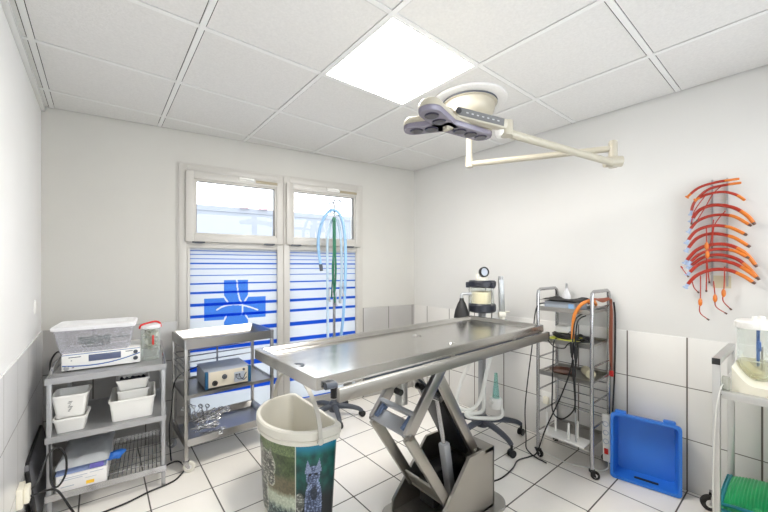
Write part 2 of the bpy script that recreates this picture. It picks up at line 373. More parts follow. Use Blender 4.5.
def window(name, u0, u1, su0, su1, gu0, gu1, lu0, lu1):
    r = bpy.data.objects.new(name, None); COL.objects.link(r); r.location = BL; r.rotation_euler = (0, 0, ANG); r['kind'] = 'structure'
    mb = MB(); frame_ring(mb, u0, u1, .035, 2.148, .055, -.022, .06)
    mb.b2((u0 + .05, -.015, 1.488), (u1 - .05, .05, 1.545), .004)
    mb.b2((u0 - .012, -.012, .03), (u0, .0, 2.16)) if u0 < 1 else mb.b2((u1, -.012, .03), (u1 + .012, 0, 2.16))
    mb.b2((u0 - .008, -.012, 2.148), (u1 + .008, .0, 2.162))
    # slim stops round the lower pane
    frame_ring(mb, lu0 - .022, lu1 + .022, .09, 1.51, .022, -.012, .045, .003)
    mb.obj('window_frame', M['pvc'], r)
    mb = MB(); frame_ring(mb, su0, su1, 1.536, 2.094, .06, -.05, .02, .006); frame_ring(mb, su0 + .056, su1 - .056, 1.592, 2.038, .018, -.038, .01, .003)
    sash = mb.obj('sash', M['pvc'], r)
    mb = MB(); mb.b2((gu0, -.008, 1.60), (gu1, -.002, 2.03)); mb.obj('glass', M['pane'], sash)
    mb = MB(); frame_ring(mb, gu0 - .004, gu1 + .004, 1.604, 2.024, .006, -.03, -.01, 0); mb.obj('seal', M['pvcgrey'], sash)
    mb = MB(); uc = (su0 + su1) / 2 + .07
    mb.b2((uc - .06, -.062, 2.055), (uc + .06, -.05, 2.085), .004); mb.tube([(uc - .05, -.075, 2.070), (uc, -.082, 2.074), (uc + .055, -.078, 2.060)], .008, 8, res=4); mb.obj('handle', M['whitep'], sash)
    mb = MB(); mb.b2((uc + .075, -.054, 2.052), (uc + .255, -.05, 2.076), .002)
    for k in range(8): mb.b2((uc + .082 + k * .021, -.057, 2.056), (uc + .094 + k * .021, -.053, 2.072))
    mb.obj('vent_grille', M['brown'], sash)
    for uu in (su0 + .09, su1 - .12):
        mb = MB(); mb.b2((uu - .045, -.056, 1.528), (uu + .045, -.02, 1.539), .003); mb.cyl((uu - .03, -.052, 1.531), (uu + .03, -.052, 1.531), .007, n=10); mb.obj('hinge', M['charcoal'], r)
    mb = MB(); mb.b2((lu0, .002, .10), (lu1, .006, 1.49)); mb.obj('frosted_pane', M['film'], r)
    return r
W1 = window('window_1', .788, 1.600, .834, 1.592, .910, 1.510, .866, 1.556)
window('window_2', 1.602, 2.392, 1.618, 2.366, 1.690, 2.284, 1.646, 2.328)
# vet's cross stuck on the left pane, with the white line drawing left out of the vinyl
mb = MB(); h = .0042; CX, CZ = 1.207, .990
def seg_d(p, a, b):
    ax, az = a; bx, bz = b; t_ = max(0, min(1, ((p[0] - ax) * (bx - ax) + (p[1] - az) * (bz - az)) / ((bx - ax) ** 2 + (bz - az) ** 2)))
    return math.hypot(p[0] - ax - t_ * (bx - ax), p[1] - az - t_ * (bz - az))
def poly_d(p, L_): return min(seg_d(p, a, b) for a, b in zip(L_, L_[1:]))
arc = [(1.06, .985)] + [(1.06 + .32 * k / 10, .985 + .04 * math.sin(PI * (k / 10) ** .8) - .02 * (k / 10) ** 2) for k in range(1, 11)]
LN = [arc, [(1.212, 1.23), (1.220, 1.13), (1.235, 1.06), (1.25, 1.035)], [(1.257, 1.02), (1.257, .955), (1.25, .93)], [(1.112, 1.09), (1.14, 1.045)], [(1.303, 1.09), (1.275, 1.045)], [(1.112, .89), (1.13, .93)], [(1.303, .89), (1.28, .93)]]
for i in range(120):
    for j in range(120):
        u, z = CX - .25 + (i + .5) * h, CZ - .25 + (j + .5) * h
        a, b = abs(u - CX), abs(z - CZ)
        if not ((a < .094 and b < .236) or (a < .242 and b < .091)): continue
        if min(poly_d((u, z), l_) for l_ in LN) < .0062: continue
        mb.add([(u - h / 2, .0008, z - h / 2), (u + h / 2, .0008, z - h / 2), (u + h / 2, .0008, z + h / 2), (u - h / 2, .0008, z + h / 2)], [(0, 1, 2, 3)])
mb.obj('cross_emblem', M['vinyl'], W1, flat=True)

# what stands outside
mb = MB(); mb.b2((-8, 3.6, -.25), (12, 16, -.2)); o = mb.obj('ground', M['ground']); struct(o)
bl = thing('building', 'pale rendered building across the yard, seen through the upper panes', 'building', (1.8, 10.2, -.2), ANG)
mb = MB(); mb.b2((-9, 0, 0), (9, 3, 3.02)); mb.obj('facade', M['facade'], bl)
mb = MB(); mb.b2((-9.0, -.02, 3.02), (9.0, 3.0, 3.16)); mb.obj('parapet', M['facade'], bl)
M['redsign'] = P('faded_red_sign', (226, 150, 150), .6)
for k in (1.22, 1.72):
    mb = MB(); mb.b2((k, -.12, 3.16), (k + .24, -.03, 3.27)); mb.obj('roof_sign', M['redsign'], bl)
mb = MB(); mb.b2((-.55, -.05, 3.1), (-.44, .03, 5.2)); mb.obj('mast', M['facade'], bl)

# ------------------------------------------------------------------ ceiling light
LX, LY = -.247 + .6 * 2.5, 2.912 - .6 * 2.5
LX, LY = GX[3] + .3, GY[3] - .3
cl = thing('ceiling_light', 'square white LED panel glowing in the tiled ceiling', 'light', (LX, LY, HC))
mb = MB(); e = .294
for a, b in (((-e, -e), (e, -e + .012)), ((-e, e - .012), (e, e)), ((-e, -e + .012), (-e + .012, e - .012)), ((e - .012, -e + .012), (e, e - .012))):
    mb.b2((a[0], a[1], -.001), (b[0], b[1], .014))
mb.obj('frame', M['tee'], cl)
mb = MB(); mb.b2((-e + .012, -e + .012, .003), (e - .012, e - .012, .012)); mb.obj('diffuser', M['led'], cl)

# ------------------------------------------------------------------ shared small parts
def caster(parent, p, r=.035, w=.02, yaw=0., hm=None, wm=None, plate=True):
    c, s_ = math.cos(yaw), math.sin(yaw); x, y = p[0], p[1]; ztop = p[2] if len(p) > 2 else r * 2 + .03
    T = Matrix.Translation((x, y, 0)) @ Matrix.Rotation(yaw, 4, 'Z')
    mb = MB(); ox = .018
    for q in (-1, 1): mb.prism([(ox - .008, r - .008), (ox + .008, r - .008), (.016, ztop - .012), (-.016, ztop - .012)], q * (w / 2 + .002), q * (w / 2 + .005), 'y', T=T)
    mb.box((0, 0, ztop - .011), (.036, w + .010, .006), T=T); mb.cyl((0, 0, ztop - .01), (0, 0, ztop + .004), .008, T=T)
    mb.cyl((ox, -w / 2 - .006, r), (ox, w / 2 + .006, r), .006, n=10, T=T)
    f = mb.obj('caster', hm or M['chrome'], parent)
    mb = MB(); X = T @ Matrix.Translation((ox, 0, r)) @ Matrix.Rotation(PI / 2, 4, 'X')
    mb.lathe([(0, -w * .38), (r * .45, -w * .38), (r * .5, -w / 2), (r * .86, -w / 2), (r, -w * .3), (r, w * .3), (r * .86, w / 2), (r * .5, w / 2), (r * .45, w * .38), (0, w * .38)], n=24, T=X)
    mb.m = [1 if (i // 24) in (0, 1, 7, 8) else 0 for i in range(len(mb.f))]
    mb.obj('wheel', [wm or M['rubber'], M['whitep']], f); return f
def star_base(parent, R, n=5, a0=0., hub_z=.12, mat=None):
    mb = MB(); mb.lathe([(0, hub_z - .045), (.045, hub_z - .045), (.05, hub_z - .02), (.045, hub_z + .03), (.03, hub_z + .045), (0, hub_z + .045)]); mb.obj('hub', mat, parent)
    for k in range(n):
        a = a0 + 2 * PI * k / n; d = Vector((math.cos(a), math.sin(a), 0))
        mb = MB(); mb.tube([d * .03 + Vector((0, 0, hub_z)), d * (R * .5) + Vector((0, 0, hub_z - .005)), d * (R * .85) + Vector((0, 0, hub_z - .025)), d * R + Vector((0, 0, hub_z - .05))], [.026, .023, .019, .016], 10, res=4)
        lg = mb.obj('leg', mat, parent)
        # twin-wheel caster
        mb = MB(); T = Matrix.Translation(d * R) @ Matrix.Rotation(a + .6 + k, 4, 'Z')
        for q in (-1, 1): mb.lathe([(0, -.008), (.022, -.008), (.027, -.004), (.027, .004), (.022, .008), (0, .008)], n=20, T=T @ Matrix.Translation((0, q * .014, .027)) @ Matrix.Rotation(PI / 2, 4, 'X'))
        mb.cyl((0, 0, .027), (0, 0, hub_z - .045), .009, n=10, T=T); mb.box((0, 0, .038), (.03, .016, .026), .006, T)
        mb.obj('caster', M['black'], lg)

# ------------------------------------------------------------------ operating table (local x along the table)
TL = Vector((1.3536, 1.3234, 0)); TR = math.radians(1.3)
ot = thing('operating_table', 'long stainless steel operating table on a folding scissor lift', 'table', TL, TR)
def wv(x, y, z): return Matrix.Rotation(-TR, 3, 'Z') @ (Vector((x, y, z)) - TL)
hl, hw, zt = .810, .275, .975
mb = MB(); rim, dep = .026, .020
def rr(x, y, z, r=.008): return [(p[0], p[1], z) for p in rrect(-x, -y, x, y, r, 3)]
mb.loft([rr(hl, hw, zt - .042), rr(hl, hw, zt - .004), rr(hl - .003, hw - .003, zt), rr(hl - rim, hw - rim, zt), rr(hl - rim - .004, hw - rim - .004, zt - .004), rr(hl - rim - .03, hw - rim - .014, zt - dep)], cap0=True, cap1=True)
top = mb.obj('tabletop', M['steel_top'], ot, ang=25)
mb = MB(); mb.lathe([(.030, 0), (.030, .002), (.024, .003), (.018, .002), (.016, -.004), (0, -.004)], (-.755, -.03, zt - dep), n=24); mb.obj('drain', M['charcoal'], top)
mb = MB(); mb.b2((-.60, -.27, zt - .050), (.74, .27, zt - .042)); mb.b2((-.5, -.2, .915), (.5, -.15, zt - .045), .003); mb.b2((-.5, .1, .915), (.5, .15, zt - .045), .003); mb.b2((.12, -.2, .87), (.70, .15, .915), .004)
mb.obj('underframe', M['charcoal'], ot)
for s_ in (-1, 1):
    mb = MB(); mb.b2((-.735, s_ * .294 - .010, .884), (.813, s_ * .294 + .010, .930), .002)
    for x in (-.68, -.1, .45, .76): mb.box((x, s_ * .279, .915), (.03, .024, .02), .002); mb.box((x, s_ * .272, .926), (.03, .012, .02))
    rl = mb.obj('side_rail', M['rail'], ot)
    mb = MB(); mb.b2((.810, s_ * .294 - .011, .882), (.826, s_ * .294 + .011, .932), .003); mb.obj('end_cap', M['black'], rl)
mb = MB(); mb.cyl((-.782, -.290, .947), (-.740, -.290, .943), .012, .010); mb.b2((-.755, -.289, .935), (-.735, -.272, .953), .003); mb.obj('rail_clamp', M['charcoal'], ot)
mb = MB(); mb.bar(wv(1.262, 1.40, .60), wv(1.262, 1.40, .925), .055, .045, bev=.004); mb.obj('support_column', M['alu'], ot)
for q in ((1.19, 1.36, .70), (1.31, 1.33, .71)):
    mb = MB(); mb.cyl(wv(q[0], q[1], q[2]), wv(q[0], q[1] - .04, q[2]), .016); mb.obj('lock_knob', M['black'], ot)
# lift, in world numbers turned to local
NY, FY = 1.150, 1.400
def arm(name, a, b, y, w=.052, t=.026, mat=None):
    mb = MB(); A, B = wv(a[0], y, a[1]), wv(b[0], y, b[1]); mb.bar(A, B, t, w, up=(0, -1, 0) if False else (0, 0, 1), bev=.004)
    for q in (A, B): mb.cyl(q + Vector((0, -t * .9, 0)), q + Vector((0, t * .9, 0)), .013, n=14)
    return mb.obj(name, mat or M['steel'], ot)
KN = (1.075, .575)
for y in (NY, FY):
    arm('upper_arm', KN, (1.385, .945), y, .058)
    arm('lower_arm', KN, (1.345, .16), y, .052, .026, M['steel_warm'])
    arm('stay_arm', (1.31, .80), (1.60, .33), y + (.03 if y == NY else -.03), .056, .024, M['steel_warm'])
for (cx, cz), w, h_ in (((1.085, .60), .07, .012), ((1.125, .655), .022, .034)):
    mb = MB(); mb.bar(wv(cx, NY, cz), wv(cx, FY, cz), w, h_, up=(-.64, 0, .77), bev=.003); mb.obj('cross_bar', M['greymetal'], ot)
for y in (NY + .028, FY - .028):
    mb = MB(); mb.bar(wv(1.105, y - .012, .62), wv(1.105, y + .012, .62), .085, .032, up=(-.64, 0, .77), bev=.004); mb.obj('slide_block', M['blueblock'], ot)
mb = MB(); mb.bar(wv(1.345, NY, .16), wv(1.345, FY, .16), .03, .03, bev=.004); mb.bar(wv(1.31, NY, .20), wv(1.31, FY, .20), .012, .10, up=(-.5, 0, .8), bev=.004); mb.obj('pivot_block', M['steel_warm'], ot)
mb = MB(); mb.cyl(wv(1.375, 1.245, .65), wv(1.43, 1.245, .39), .012); mb.cyl(wv(1.373, 1.215, .655), wv(1.373, 1.275, .655), .018); hy = mb.obj('lift_rod', M['chrome'], ot)
mb = MB(); mb.bar(wv(1.430, 1.245, .40), wv(1.485, 1.245, .10), .046, .046, bev=.008); mb.obj('lift_cylinder', M['greymetal'], ot)
mb = MB(); mb.bar(wv(1.36, 1.30, .70), wv(1.60, 1.30, .30), .16, .03, up=(.8, 0, .5), bev=.004); mb.obj('dust_cover', M['black'], ot)
mb = MB(); mb.cyl(wv(1.40, 1.2, .885), wv(1.40, 1.38, .885), .03); mb.cyl(wv(1.27, 1.33, .84), wv(1.33, 1.33, .84), .03); mb.cyl(wv(1.23, 1.36, .78), wv(1.27, 1.36, .78), .022); mb.bar(wv(1.2, 1.34, .84), wv(1.36, 1.3, .70), .012, .012)
mb.obj('tilt_joint', M['charcoal'], ot)
BY0, BY1, t_ = 1.118, 1.437, .008
side = [(1.225, .022), (1.70, .022), (1.70, .345), (1.485, .352), (1.225, .085)]
mb = MB(); TT = Matrix.Rotation(-TR, 4, 'Z') @ Matrix.Translation(-TL)
for y in (BY0, BY1 - t_ * 2): mb.prism(side, y, y + t_ * 2, 'y', T=TT)
mb.b2((1.69, BY0, .022), (1.705, BY1, .345), .002, T=TT); mb.b2((1.225, BY0, .02), (1.70, BY1, .03), T=TT)
mb.b2((1.62, BY0, .325), (1.70, BY1, .345), T=TT)
mb.obj('base_box', M['steel_warm'], ot)
mb = MB(); mb.prism(rrect(1.15, BY0 - .05, 1.80, BY1 + .05, .09, 8), .002, .022, T=TT); mb.obj('base_plate', M['steel'], ot)
mb = MB(); mb.b2((1.40, 1.29, .03), (1.68, 1.40, .22), .01, T=TT); mb.obj('motor_housing', M['black'], ot)

# ------------------------------------------------------------------ pet food bin used as a bucket
BN = Vector((.838, 1.862, 0))
def dshape(e):
    """half-round plan with a flat side towards +x, inset by e"""
    out = [(.06 + (.235 - e) * math.cos(PI / 2 + PI * k / 40), (.302 - e) * math.sin(PI / 2 + PI * k / 40)) for k in range(41)]
    r = .035; fx = .165 - e; fy = .302 - e
    out += [(fx - r + r * math.sin(PI / 2 * k / 8), -fy + r - r * math.cos(PI / 2 * k / 8)) for k in range(9)]
    out += [(fx, y * fy) for y in (-.5, -.25, 0, .25, .5)]
    out += [(fx - r + r * math.cos(PI / 2 * k / 8), fy - r + r * math.sin(PI / 2 * k / 8)) for k in range(9)]
    return out
bn = thing('storage_bin', 'cream rimmed bucket printed with cats, standing on the floor at the table end', 'bin', BN)
def dr(e, z): return [(x, y, z) for x, y in dshape(e)]
mb = MB(); mb.loft([dr(.060, .004), dr(.045, .012), dr(.022, .45), dr(.022, .50), dr(.027, .50), dr(.052, .02)], cap0=True, cap1=True)
mb.obj('body', M['creamp'], bn)
mb = MB(); mb.loft([dr(.017, .438), dr(.008, .442), dr(.008, .458), dr(.012, .462), dr(.003, .470), dr(.003, .505), dr(.009, .513), dr(.025, .513), dr(.029, .500), dr(.0205, .44)], cap0=False, cap1=False)
mb.obj('rim', M['creamp'], bn)
# printed wrap with vertex colours: two cats among leaves
def mixc(a, b, t): t = max(0, min(1, t)); return tuple(x + (y - x) * t for x, y in zip(a, b))
def wrap_col(s, h):
    """s: -1..1 across the side turned to the room, h: 0..1 upwards"""
    nz = lambda f, o: noise.noise(Vector((s * f, h * f * 1.3, o))) * .5 + .5
    n1, n2, n3, n4 = nz(7, 0), nz(22, 3), nz(48, 9), nz(12, 14); fur = abs(noise.noise(Vector((s * 16 + n1, h * 34, 5)))); g = n2 * .6 + n3 * .4
    if s < .08:
        c = mixc((26, 40, 26), (104, 122, 70), (n1 * .5 + g * .9 - .25))
        if h > .86: c = mixc(c, (150, 168, 120), n3 * .7)
        k = (.60 + .05 * n1 - h) * 12; c = mixc(c, mixc((66, 62, 46), (128, 118, 86), g), k)
        k = (.38 + .05 * n4 - h) * 14; c = mixc(c, mixc((120, 132, 110), (214, 220, 202), g * 1.2), k * (1 if s > -.62 else .2))
        k = (.20 + .06 * n4 - h) * 12; c = mixc(c, mixc((18, 30, 30), (168, 188, 182), (n3 * n2) * 1.9 - .15), k)
        best = 9
        for cx, cy, rx, ry in ((-.60, .68, .19, .15), (-.74, .40, .13, .30), (-.52, .52, .10, .10), (-.70, .14, .10, .14)):
            best = min(best, ((s - cx) / rx) ** 2 + ((h - cy) / ry) ** 2 + .25 * (n2 - .5))
        if best < 1: c = mixc((38, 40, 36), (176, 176, 164), fur * 1.9 + (.25 if best > .7 else 0) + (n3 - .5) * .4)
        elif best < 1.25: c = mixc(c, (222, 224, 214), .75 * n3 + .2)
        for ex in (-.72, -.50):
            w = .055 * max(0, 1 - (h - .78) / .14)
            if abs(s - ex) < w and h > .76: c = mixc((60, 60, 54), (190, 188, 176), n3)
        for ex in (-.66, -.54):
            if math.hypot((s - ex) / .03, (h - .69) / .018) < 1: c = (30, 34, 26)
    else:
        c = mixc((8, 34, 36), (24, 104, 92), n1 * .9 + (h - .5) * .5 + (g - .5) * .4)
        k = (h - .86) * 9; c = mixc(c, (28, 118, 146), k)
        k = (.5 - h) * 5; c = mixc(c, (18, 24, 26), k)
        best = 9
        for cx, cy, rx, ry in ((.52, .26, .22, .34), (.50, .62, .17, .13), (.40, .12, .10, .2), (.62, .12, .10, .2)):
            best = min(best, ((s - cx) / rx) ** 2 + ((h - cy) / ry) ** 2 + .2 * (n2 - .5))
        if best < 1: c = mixc((34, 42, 62), (150, 166, 200), fur * 1.5 + (.35 if best > .62 else .05) + (n3 - .5) * .35)
        for ex, sg in ((.39, -1), (.62, 1)):
            w = .085 * max(0, 1 - (h - .68) / .15)
            if abs(s - ex - sg * (h - .68) * .2) < w and h > .66: c = mixc((70, 80, 108), (176, 190, 220), n3)
        for ex in (.43, .57):
            if math.hypot((s - ex) / .03, (h - .64) / .018) < 1: c = (16, 20, 24)
        if math.hypot((s - .53) / .07, (h - .40) / .07) < 1 + .4 * n2: c = mixc((22, 26, 34), c, .3)
        q = math.hypot((s - .18) / .11, (h - .30) / .12)
        if q < 1: c = mixc((70, 72, 66), (196, 198, 190), fur * 1.6)
    if abs(s - .08) < .014: c = (206, 210, 198)
    return c
ring0 = dshape(.0205); ring = []
for a, b in zip(ring0, ring0[1:] + ring0[:1]):
    m_ = max(1, int(math.hypot(b[0] - a[0], b[1] - a[1]) / .0032)); ring += [(a[0] + (b[0] - a[0]) * q / m_, a[1] + (b[1] - a[1]) * q / m_) for q in range(m_)]
nr, nv = len(ring), 170; vs = []; cols = []
SA, CA_ = math.sin(math.radians(23)), math.cos(math.radians(23))      # bearing of the side turned to the room
for j in range(nv):
    h_ = j / (nv - 1); z = .020 + h_ * (.436 - .020); k = (.9406 + .0594 * h_)
    e0 = .0205 + (1 - h_) * .0240
    for (x, y) in ring:
        kx, ky = (.215 - (e0 - .0205)) / .215, (.28 - (e0 - .0205)) / .28
        vs.append((.02 + (x - .02) * kx, y * ky, z)); sx_ = (x * CA_ - y * SA) / .215; fx_ = x * SA + y * CA_
        cols.append(wrap_col(max(-1.1, min(1.1, sx_)), h_))
mb = MB(); mb.add(vs, [(j * nr + i, j * nr + (i + 1) % nr, (j + 1) * nr + (i + 1) % nr, (j + 1) * nr + i) for j in range(nv - 1) for i in range(nr)])
m, t = nt('printed_cat_wrap'); N, L = t.nodes, t.links
o_ = N.new('ShaderNodeOutputMaterial'); b = N.new('ShaderNodeBsdfPrincipled'); at = N.new('ShaderNodeAttribute'); at.attribute_name = 'print'
L.new(at.outputs['Color'], b.inputs['Base Color']); b.inputs['Roughness'].default_value = .32; L.new(b.outputs[0], o_.inputs[0])
w = mb.obj('printed_wrap', m, bn); ca = w.data.color_attributes.new('print', 'FLOAT_COLOR', 'POINT')
for i, c in enumerate(cols): ca.data[i].color = lin(c)
mb = MB(); cf = Vector((math.sin(math.radians(39.2)), math.cos(math.radians(39.2)), 0)); cr = Vector((cf.y, -cf.x, 0))
p1 = Vector((.02, -.306, .465)); p2 = Vector((.03, .306, .465)); pts = []
for k in range(17):
    t_ = k / 16; a = PI * t_; q = p1.lerp(p2, (1 - math.cos(a)) / 2); pts.append(q + Vector((0, 0, .265 * math.sin(a) ** .85)))
# flat strap
sd = (p2 - p1).normalized().cross(Vector((0, 0, 1)))
R = []
for i, p in enumerate(pts):
    tg = (pts[min(16, i + 1)] - pts[max(0, i - 1)]).normalized(); sw = (sd - tg * sd.dot(tg)).normalized(); up = tg.cross(sw)
    R.append([p + sw * a_ + up * b_ for a_, b_ in ((-.011, -.003), (.011, -.003), (.011, .003), (-.011, .003))])
mb.loft(R)
for p in (p1, p2): mb.cyl(p - Vector((0, .008 * (1 if p.y > 0 else -1), 0)), p + Vector((0, .008 * (1 if p.y > 0 else -1), 0)), .016)
mb.obj('bail_handle', M['strap'], bn)

# ------------------------------------------------------------------ shelf trolley on the left
A1 = math.radians(-5.5); LC = Vector((-.206, 2.560, 0))       # front left leg
lc = thing('shelf_trolley', 'grey metal trolley with three shelves in the left corner', 'trolley', LC, A1)
CW, CD = .512, .545
for x in (0, CW):
    for y in (0, CD):
        mb = MB(); mb.box((x, y, .365), (.021, .021, .73), .003); mb.obj('leg', M['greymetal'], lc)
def shelf(zs, ap, name, solid=True, mat=None):
    mb = MB()
    if solid: mb.b2((-.008, -.008, zs - .004), (CW + .008, CD + .008, zs))
    mb.b2((-.014, -.015, zs - ap), (CW + .014, -.012, zs + .006)); mb.b2((-.014, CD + .012, zs - ap), (CW + .014, CD + .015, zs + .006))
    mb.b2((-.016, -.015, zs - ap), (-.013, CD + .015, zs + .006)); mb.b2((CW + .013, -.015, zs - ap), (CW + .016, CD + .015, zs + .006))
    if not solid:
        for k in range(24): mb.cyl((.012 + k * .0212, 0, zs - .004), (.012 + k * .0212, CD, zs - .004), .0025, n=6)
        for k in range(4): mb.cyl((0, .08 + k * .13, zs - .008), (CW, .08 + k * .13, zs - .008), .003, n=6)
    return mb.obj(name, mat or M['greymetal'], lc)
shelf(.743, .028, 'shelf'); shelf(.430, .026, 'shelf', mat=[M['greymetal']]); shelf(.125, .030, 'wire_shelf', False, M['chrome'])
for x in (0, CW):
    mb = MB(); mb.tube([(x, -.005, .745), (x, .06, .785), (x, .14, .80), (x, CD - .1, .80), (x, CD, .785), (x, CD, .745)], .007, 8, res=3); mb.obj('side_rail', M['chrome'], lc)
mb = MB(); mb.cyl((0, CD, .28), (CW, CD, .28), .006); mb.cyl((0, CD, .34), (CW, CD, .34), .006); mb.obj('back_rail', M['chrome'], lc)
def L2(x, y, z=0): return LC + Matrix.Rotation(A1, 3, 'Z') @ Vector((x, y, z))
# white generator with blue line
gv = thing('medical_generator', 'flat white generator with display and blue swoosh on the left trolley top', 'medical device', L2(.030, .105, .744), A1 + math.radians(1.5))
mb = MB(); mb.b2((0, 0, .006), (.365, .29, .098), .006); mb.obj('housing', M['whitep'], gv)
mb = MB(); mb.b2((.118, -.003, .048), (.268, .001, .086), .001); mb.obj('display', M['display'], gv)
mb = MB()
for k in range(24):
    x = .004 + k * .0149; f = lambda x: .034 - .016 * math.sin(PI * min(1, max(0, x / .365))) + .030 * (x / .365) ** 2.5
    mb.add([(x, -.0012, f(x)), (x + .0149, -.0012, f(x + .0149)), (x + .0149, -.0012, f(x + .0149) + .006), (x, -.0012, f(x) + .006), (x, .001, f(x)), (x + .0149, .001, f(x + .0149)), (x + .0149, .001, f(x + .0149) + .006), (x, .001, f(x) + .006)], [(0, 1, 2, 3), (3, 2, 6, 7), (0, 4, 5, 1)])
mb.b2((.002, -.0012, .0935), (.363, .001, .0965)); mb.obj('blue_line', M['bluestripe'], gv)
for x, z, r in ((.022, .022, .012), (.340, .075, .011), (.340, .036, .012)):
    mb = MB(); mb.lathe([(r, 0), (r, .006), (r * .7, .010), (0, .010)], n=20, T=Matrix.Translation((x, 0, z)) @ Matrix.Rotation(PI / 2, 4, 'X')); mb.obj('socket', M['greymetal'] if z < .03 else M['charcoal'], gv)
for x0, x1, z in ((.03, .085, .080), (.04, .046, .062), (.29, .325, .082), (.045, .055, .022)):
    mb = MB(); mb.b2((x0, -.001, z - .002), (x1, .001, z + .002)); mb.obj('lettering', M['ink'], gv)
for x in (.03, .335):
    for y in (.03, .26): mb = MB(); mb.cyl((x, y, 0), (x, y, .008), .012); mb.obj('foot', M['rubber'], gv)
# cloudy tub on top
tb = thing('plastic_tub', 'cloudy lidded plastic tub on top of the white generator', 'tub', L2(-.006, .115, .8425), A1 - math.radians(1.))
mb = MB(); open_box(mb, 0, 0, .362, .265, 0, .135, .022, .002, .02, .004); mb.obj('tub', M['tub'], tb)
mb = MB(); R = []
for z, e_ in ((.1355, .012), (.150, .014), (.158, .008), (.158, -.02), (.150, -.03)): R.append([(x, y, z) for x, y in rrect(-e_, -e_, .362 + e_, .265 + e_, .024)])
mb.loft(R); mb.obj('lid', M['lid'], tb)
mb = MB(); rn = random.Random(3); pts = []
for k in range(46):
    a = k * 1.1; pts.append((.17 + .075 * math.cos(a) * rn.uniform(.4, 1.1), .10 + .05 * math.sin(a) * rn.uniform(.4, 1.1), .022 + rn.uniform(0, .055)))
mb.tube(pts, .0035, 6, res=3); pts = [(.10, .1, .04), (.2, .08, .06), (.28, .09, .062), (.34, .10, .06)]; mb.tube(pts, .004, 6, res=4)
mb.obj('coiled_lead', P('dark_green_lead', (58, 78, 76), .5), loc=tb.location); o = bpy.data.objects['coiled_lead']; o.rotation_euler = (0, 0, A1); tag(o, 'dark green coiled lead inside the cloudy lidded tub', 'cable')
# jar with packets
jr = thing('storage_jar', 'clear jar with red lid strap full of packets beside the cloudy tub', 'jar', L2(.446, .19, .744))
mb = MB(); mb.lathe([(0, 0), (.046, 0), (.052, .006), (.052, .05), (.053, .20), (.050, .205), (.050, .05), (.048, .009), (0, .007)]); mb.obj('glass', M['clear'], jr)
mb = MB()
for k in range(16):
    T = Matrix.Translation((rn.uniform(-.018, .018), rn.uniform(-.018, .018), .075 + k * .0085)) @ Matrix.Rotation(rn.uniform(0, 6), 4, 'Z') @ Matrix.Rotation(rn.uniform(-.9, .9), 4, 'X')
    mb.grid(5, 5, lambda u, v: ((u - .5) * .055, (v - .5) * .055, .009 * math.sin(u * 7 + k) * math.cos(v * 6)), T=T)
mb.obj('packets', M['packet'], jr)
mb = MB(); mb.lathe([(.052, .200), (.055, .202), (.056, .216), (.054, .222), (.0, .224)], n=32); mb.obj('lid', M['lid'], jr)
mb = MB(); mb.tube([(-.058, -.01, .205), (-.05, -.02, .226), (.0, -.01, .238), (.03, .0, .240), (.052, .01, .226), (.058, .01, .20)], .006, 8, res=4); mb.b2((.004, -.056, .10), (.014, -.052, .16)); mb.obj('strap', M['red'], jr)
# middle shelf bins
def tray(name, label, x, y, w, d, z, h, mat, cat='bin', group=None, yaw=0., taper=.012):
    t = thing(name, label, cat, L2(x, y, z), A1 + yaw, group)
    mb = MB(); open_box(mb, 0, 0, w, d, 0, h, taper, .003, .014, .005); mb.obj('container', mat, t); return t
G = 'white plastic bins on the middle shelf of the left trolley'
t1 = tray('plastic_bin', 'lower white bin of the left stack on the middle trolley shelf', .010, .022, .138, .15, .432, .080, M['whitep'], group=G)
t2 = tray('plastic_bin', 'upper white bin with a dark mark, topmost of the left stack', .004, .018, .148, .16, .513, .125, M['whitep'], group=G, taper=.016)
mb = MB()
for k in range(9): mb.b2((.066 + .004 * (k * 7 % 3), -.0010 + .0132 - .0012 - .0118 * ((.035 + k * .0075) / .113), .034 + k * .0075), (.074 + .004 * (k * 5 % 4), .018 - .0118 * ((.035 + k * .0075) / .113), .037 + k * .0075))
mb.obj('pen_mark', M['pvcgrey'], t2)
t3 = tray('plastic_bin', 'large open white bin at the right of the middle trolley shelf', .248, .030, .220, .30, .432, .125, M['whitep'], group=G)
t4 = tray('plastic_tray', 'white tray standing in the large open bin, under another tray', .284, .075, .150, .155, .438, .158, M['whitep'], 'tray', 'white trays in the large open bin')
t5 = tray('plastic_tray', 'white tray holding dark items, topmost above the large open bin', .280, .070, .158, .165, .597, .064, M['whitep'], 'tray', 'white trays in the large open bin', yaw=math.radians(2))
mb = MB()
def hump(u, v): return (.012 + u * .134, .012 + v * .142, .036 + .016 * abs(noise.noise(Vector((u * 6, v * 6, 1)))) + .004 * math.sin(u * 30))
mb.grid(24, 20, hump); mb.grid(2, 2, lambda u, v: (.012 + u * .134, .012 + v * .142, .030))
o = mb.obj('dark_pouches', P('dark_blue_pouches', (40, 44, 62), .45, var=.3, vs=40), loc=L2(.280, .070, .597)); o.rotation_euler = (0, 0, A1 + math.radians(2)); tag(o, 'dark blue pouches lying in the topmost white tray', 'pouch'); o['kind'] = 'stuff'
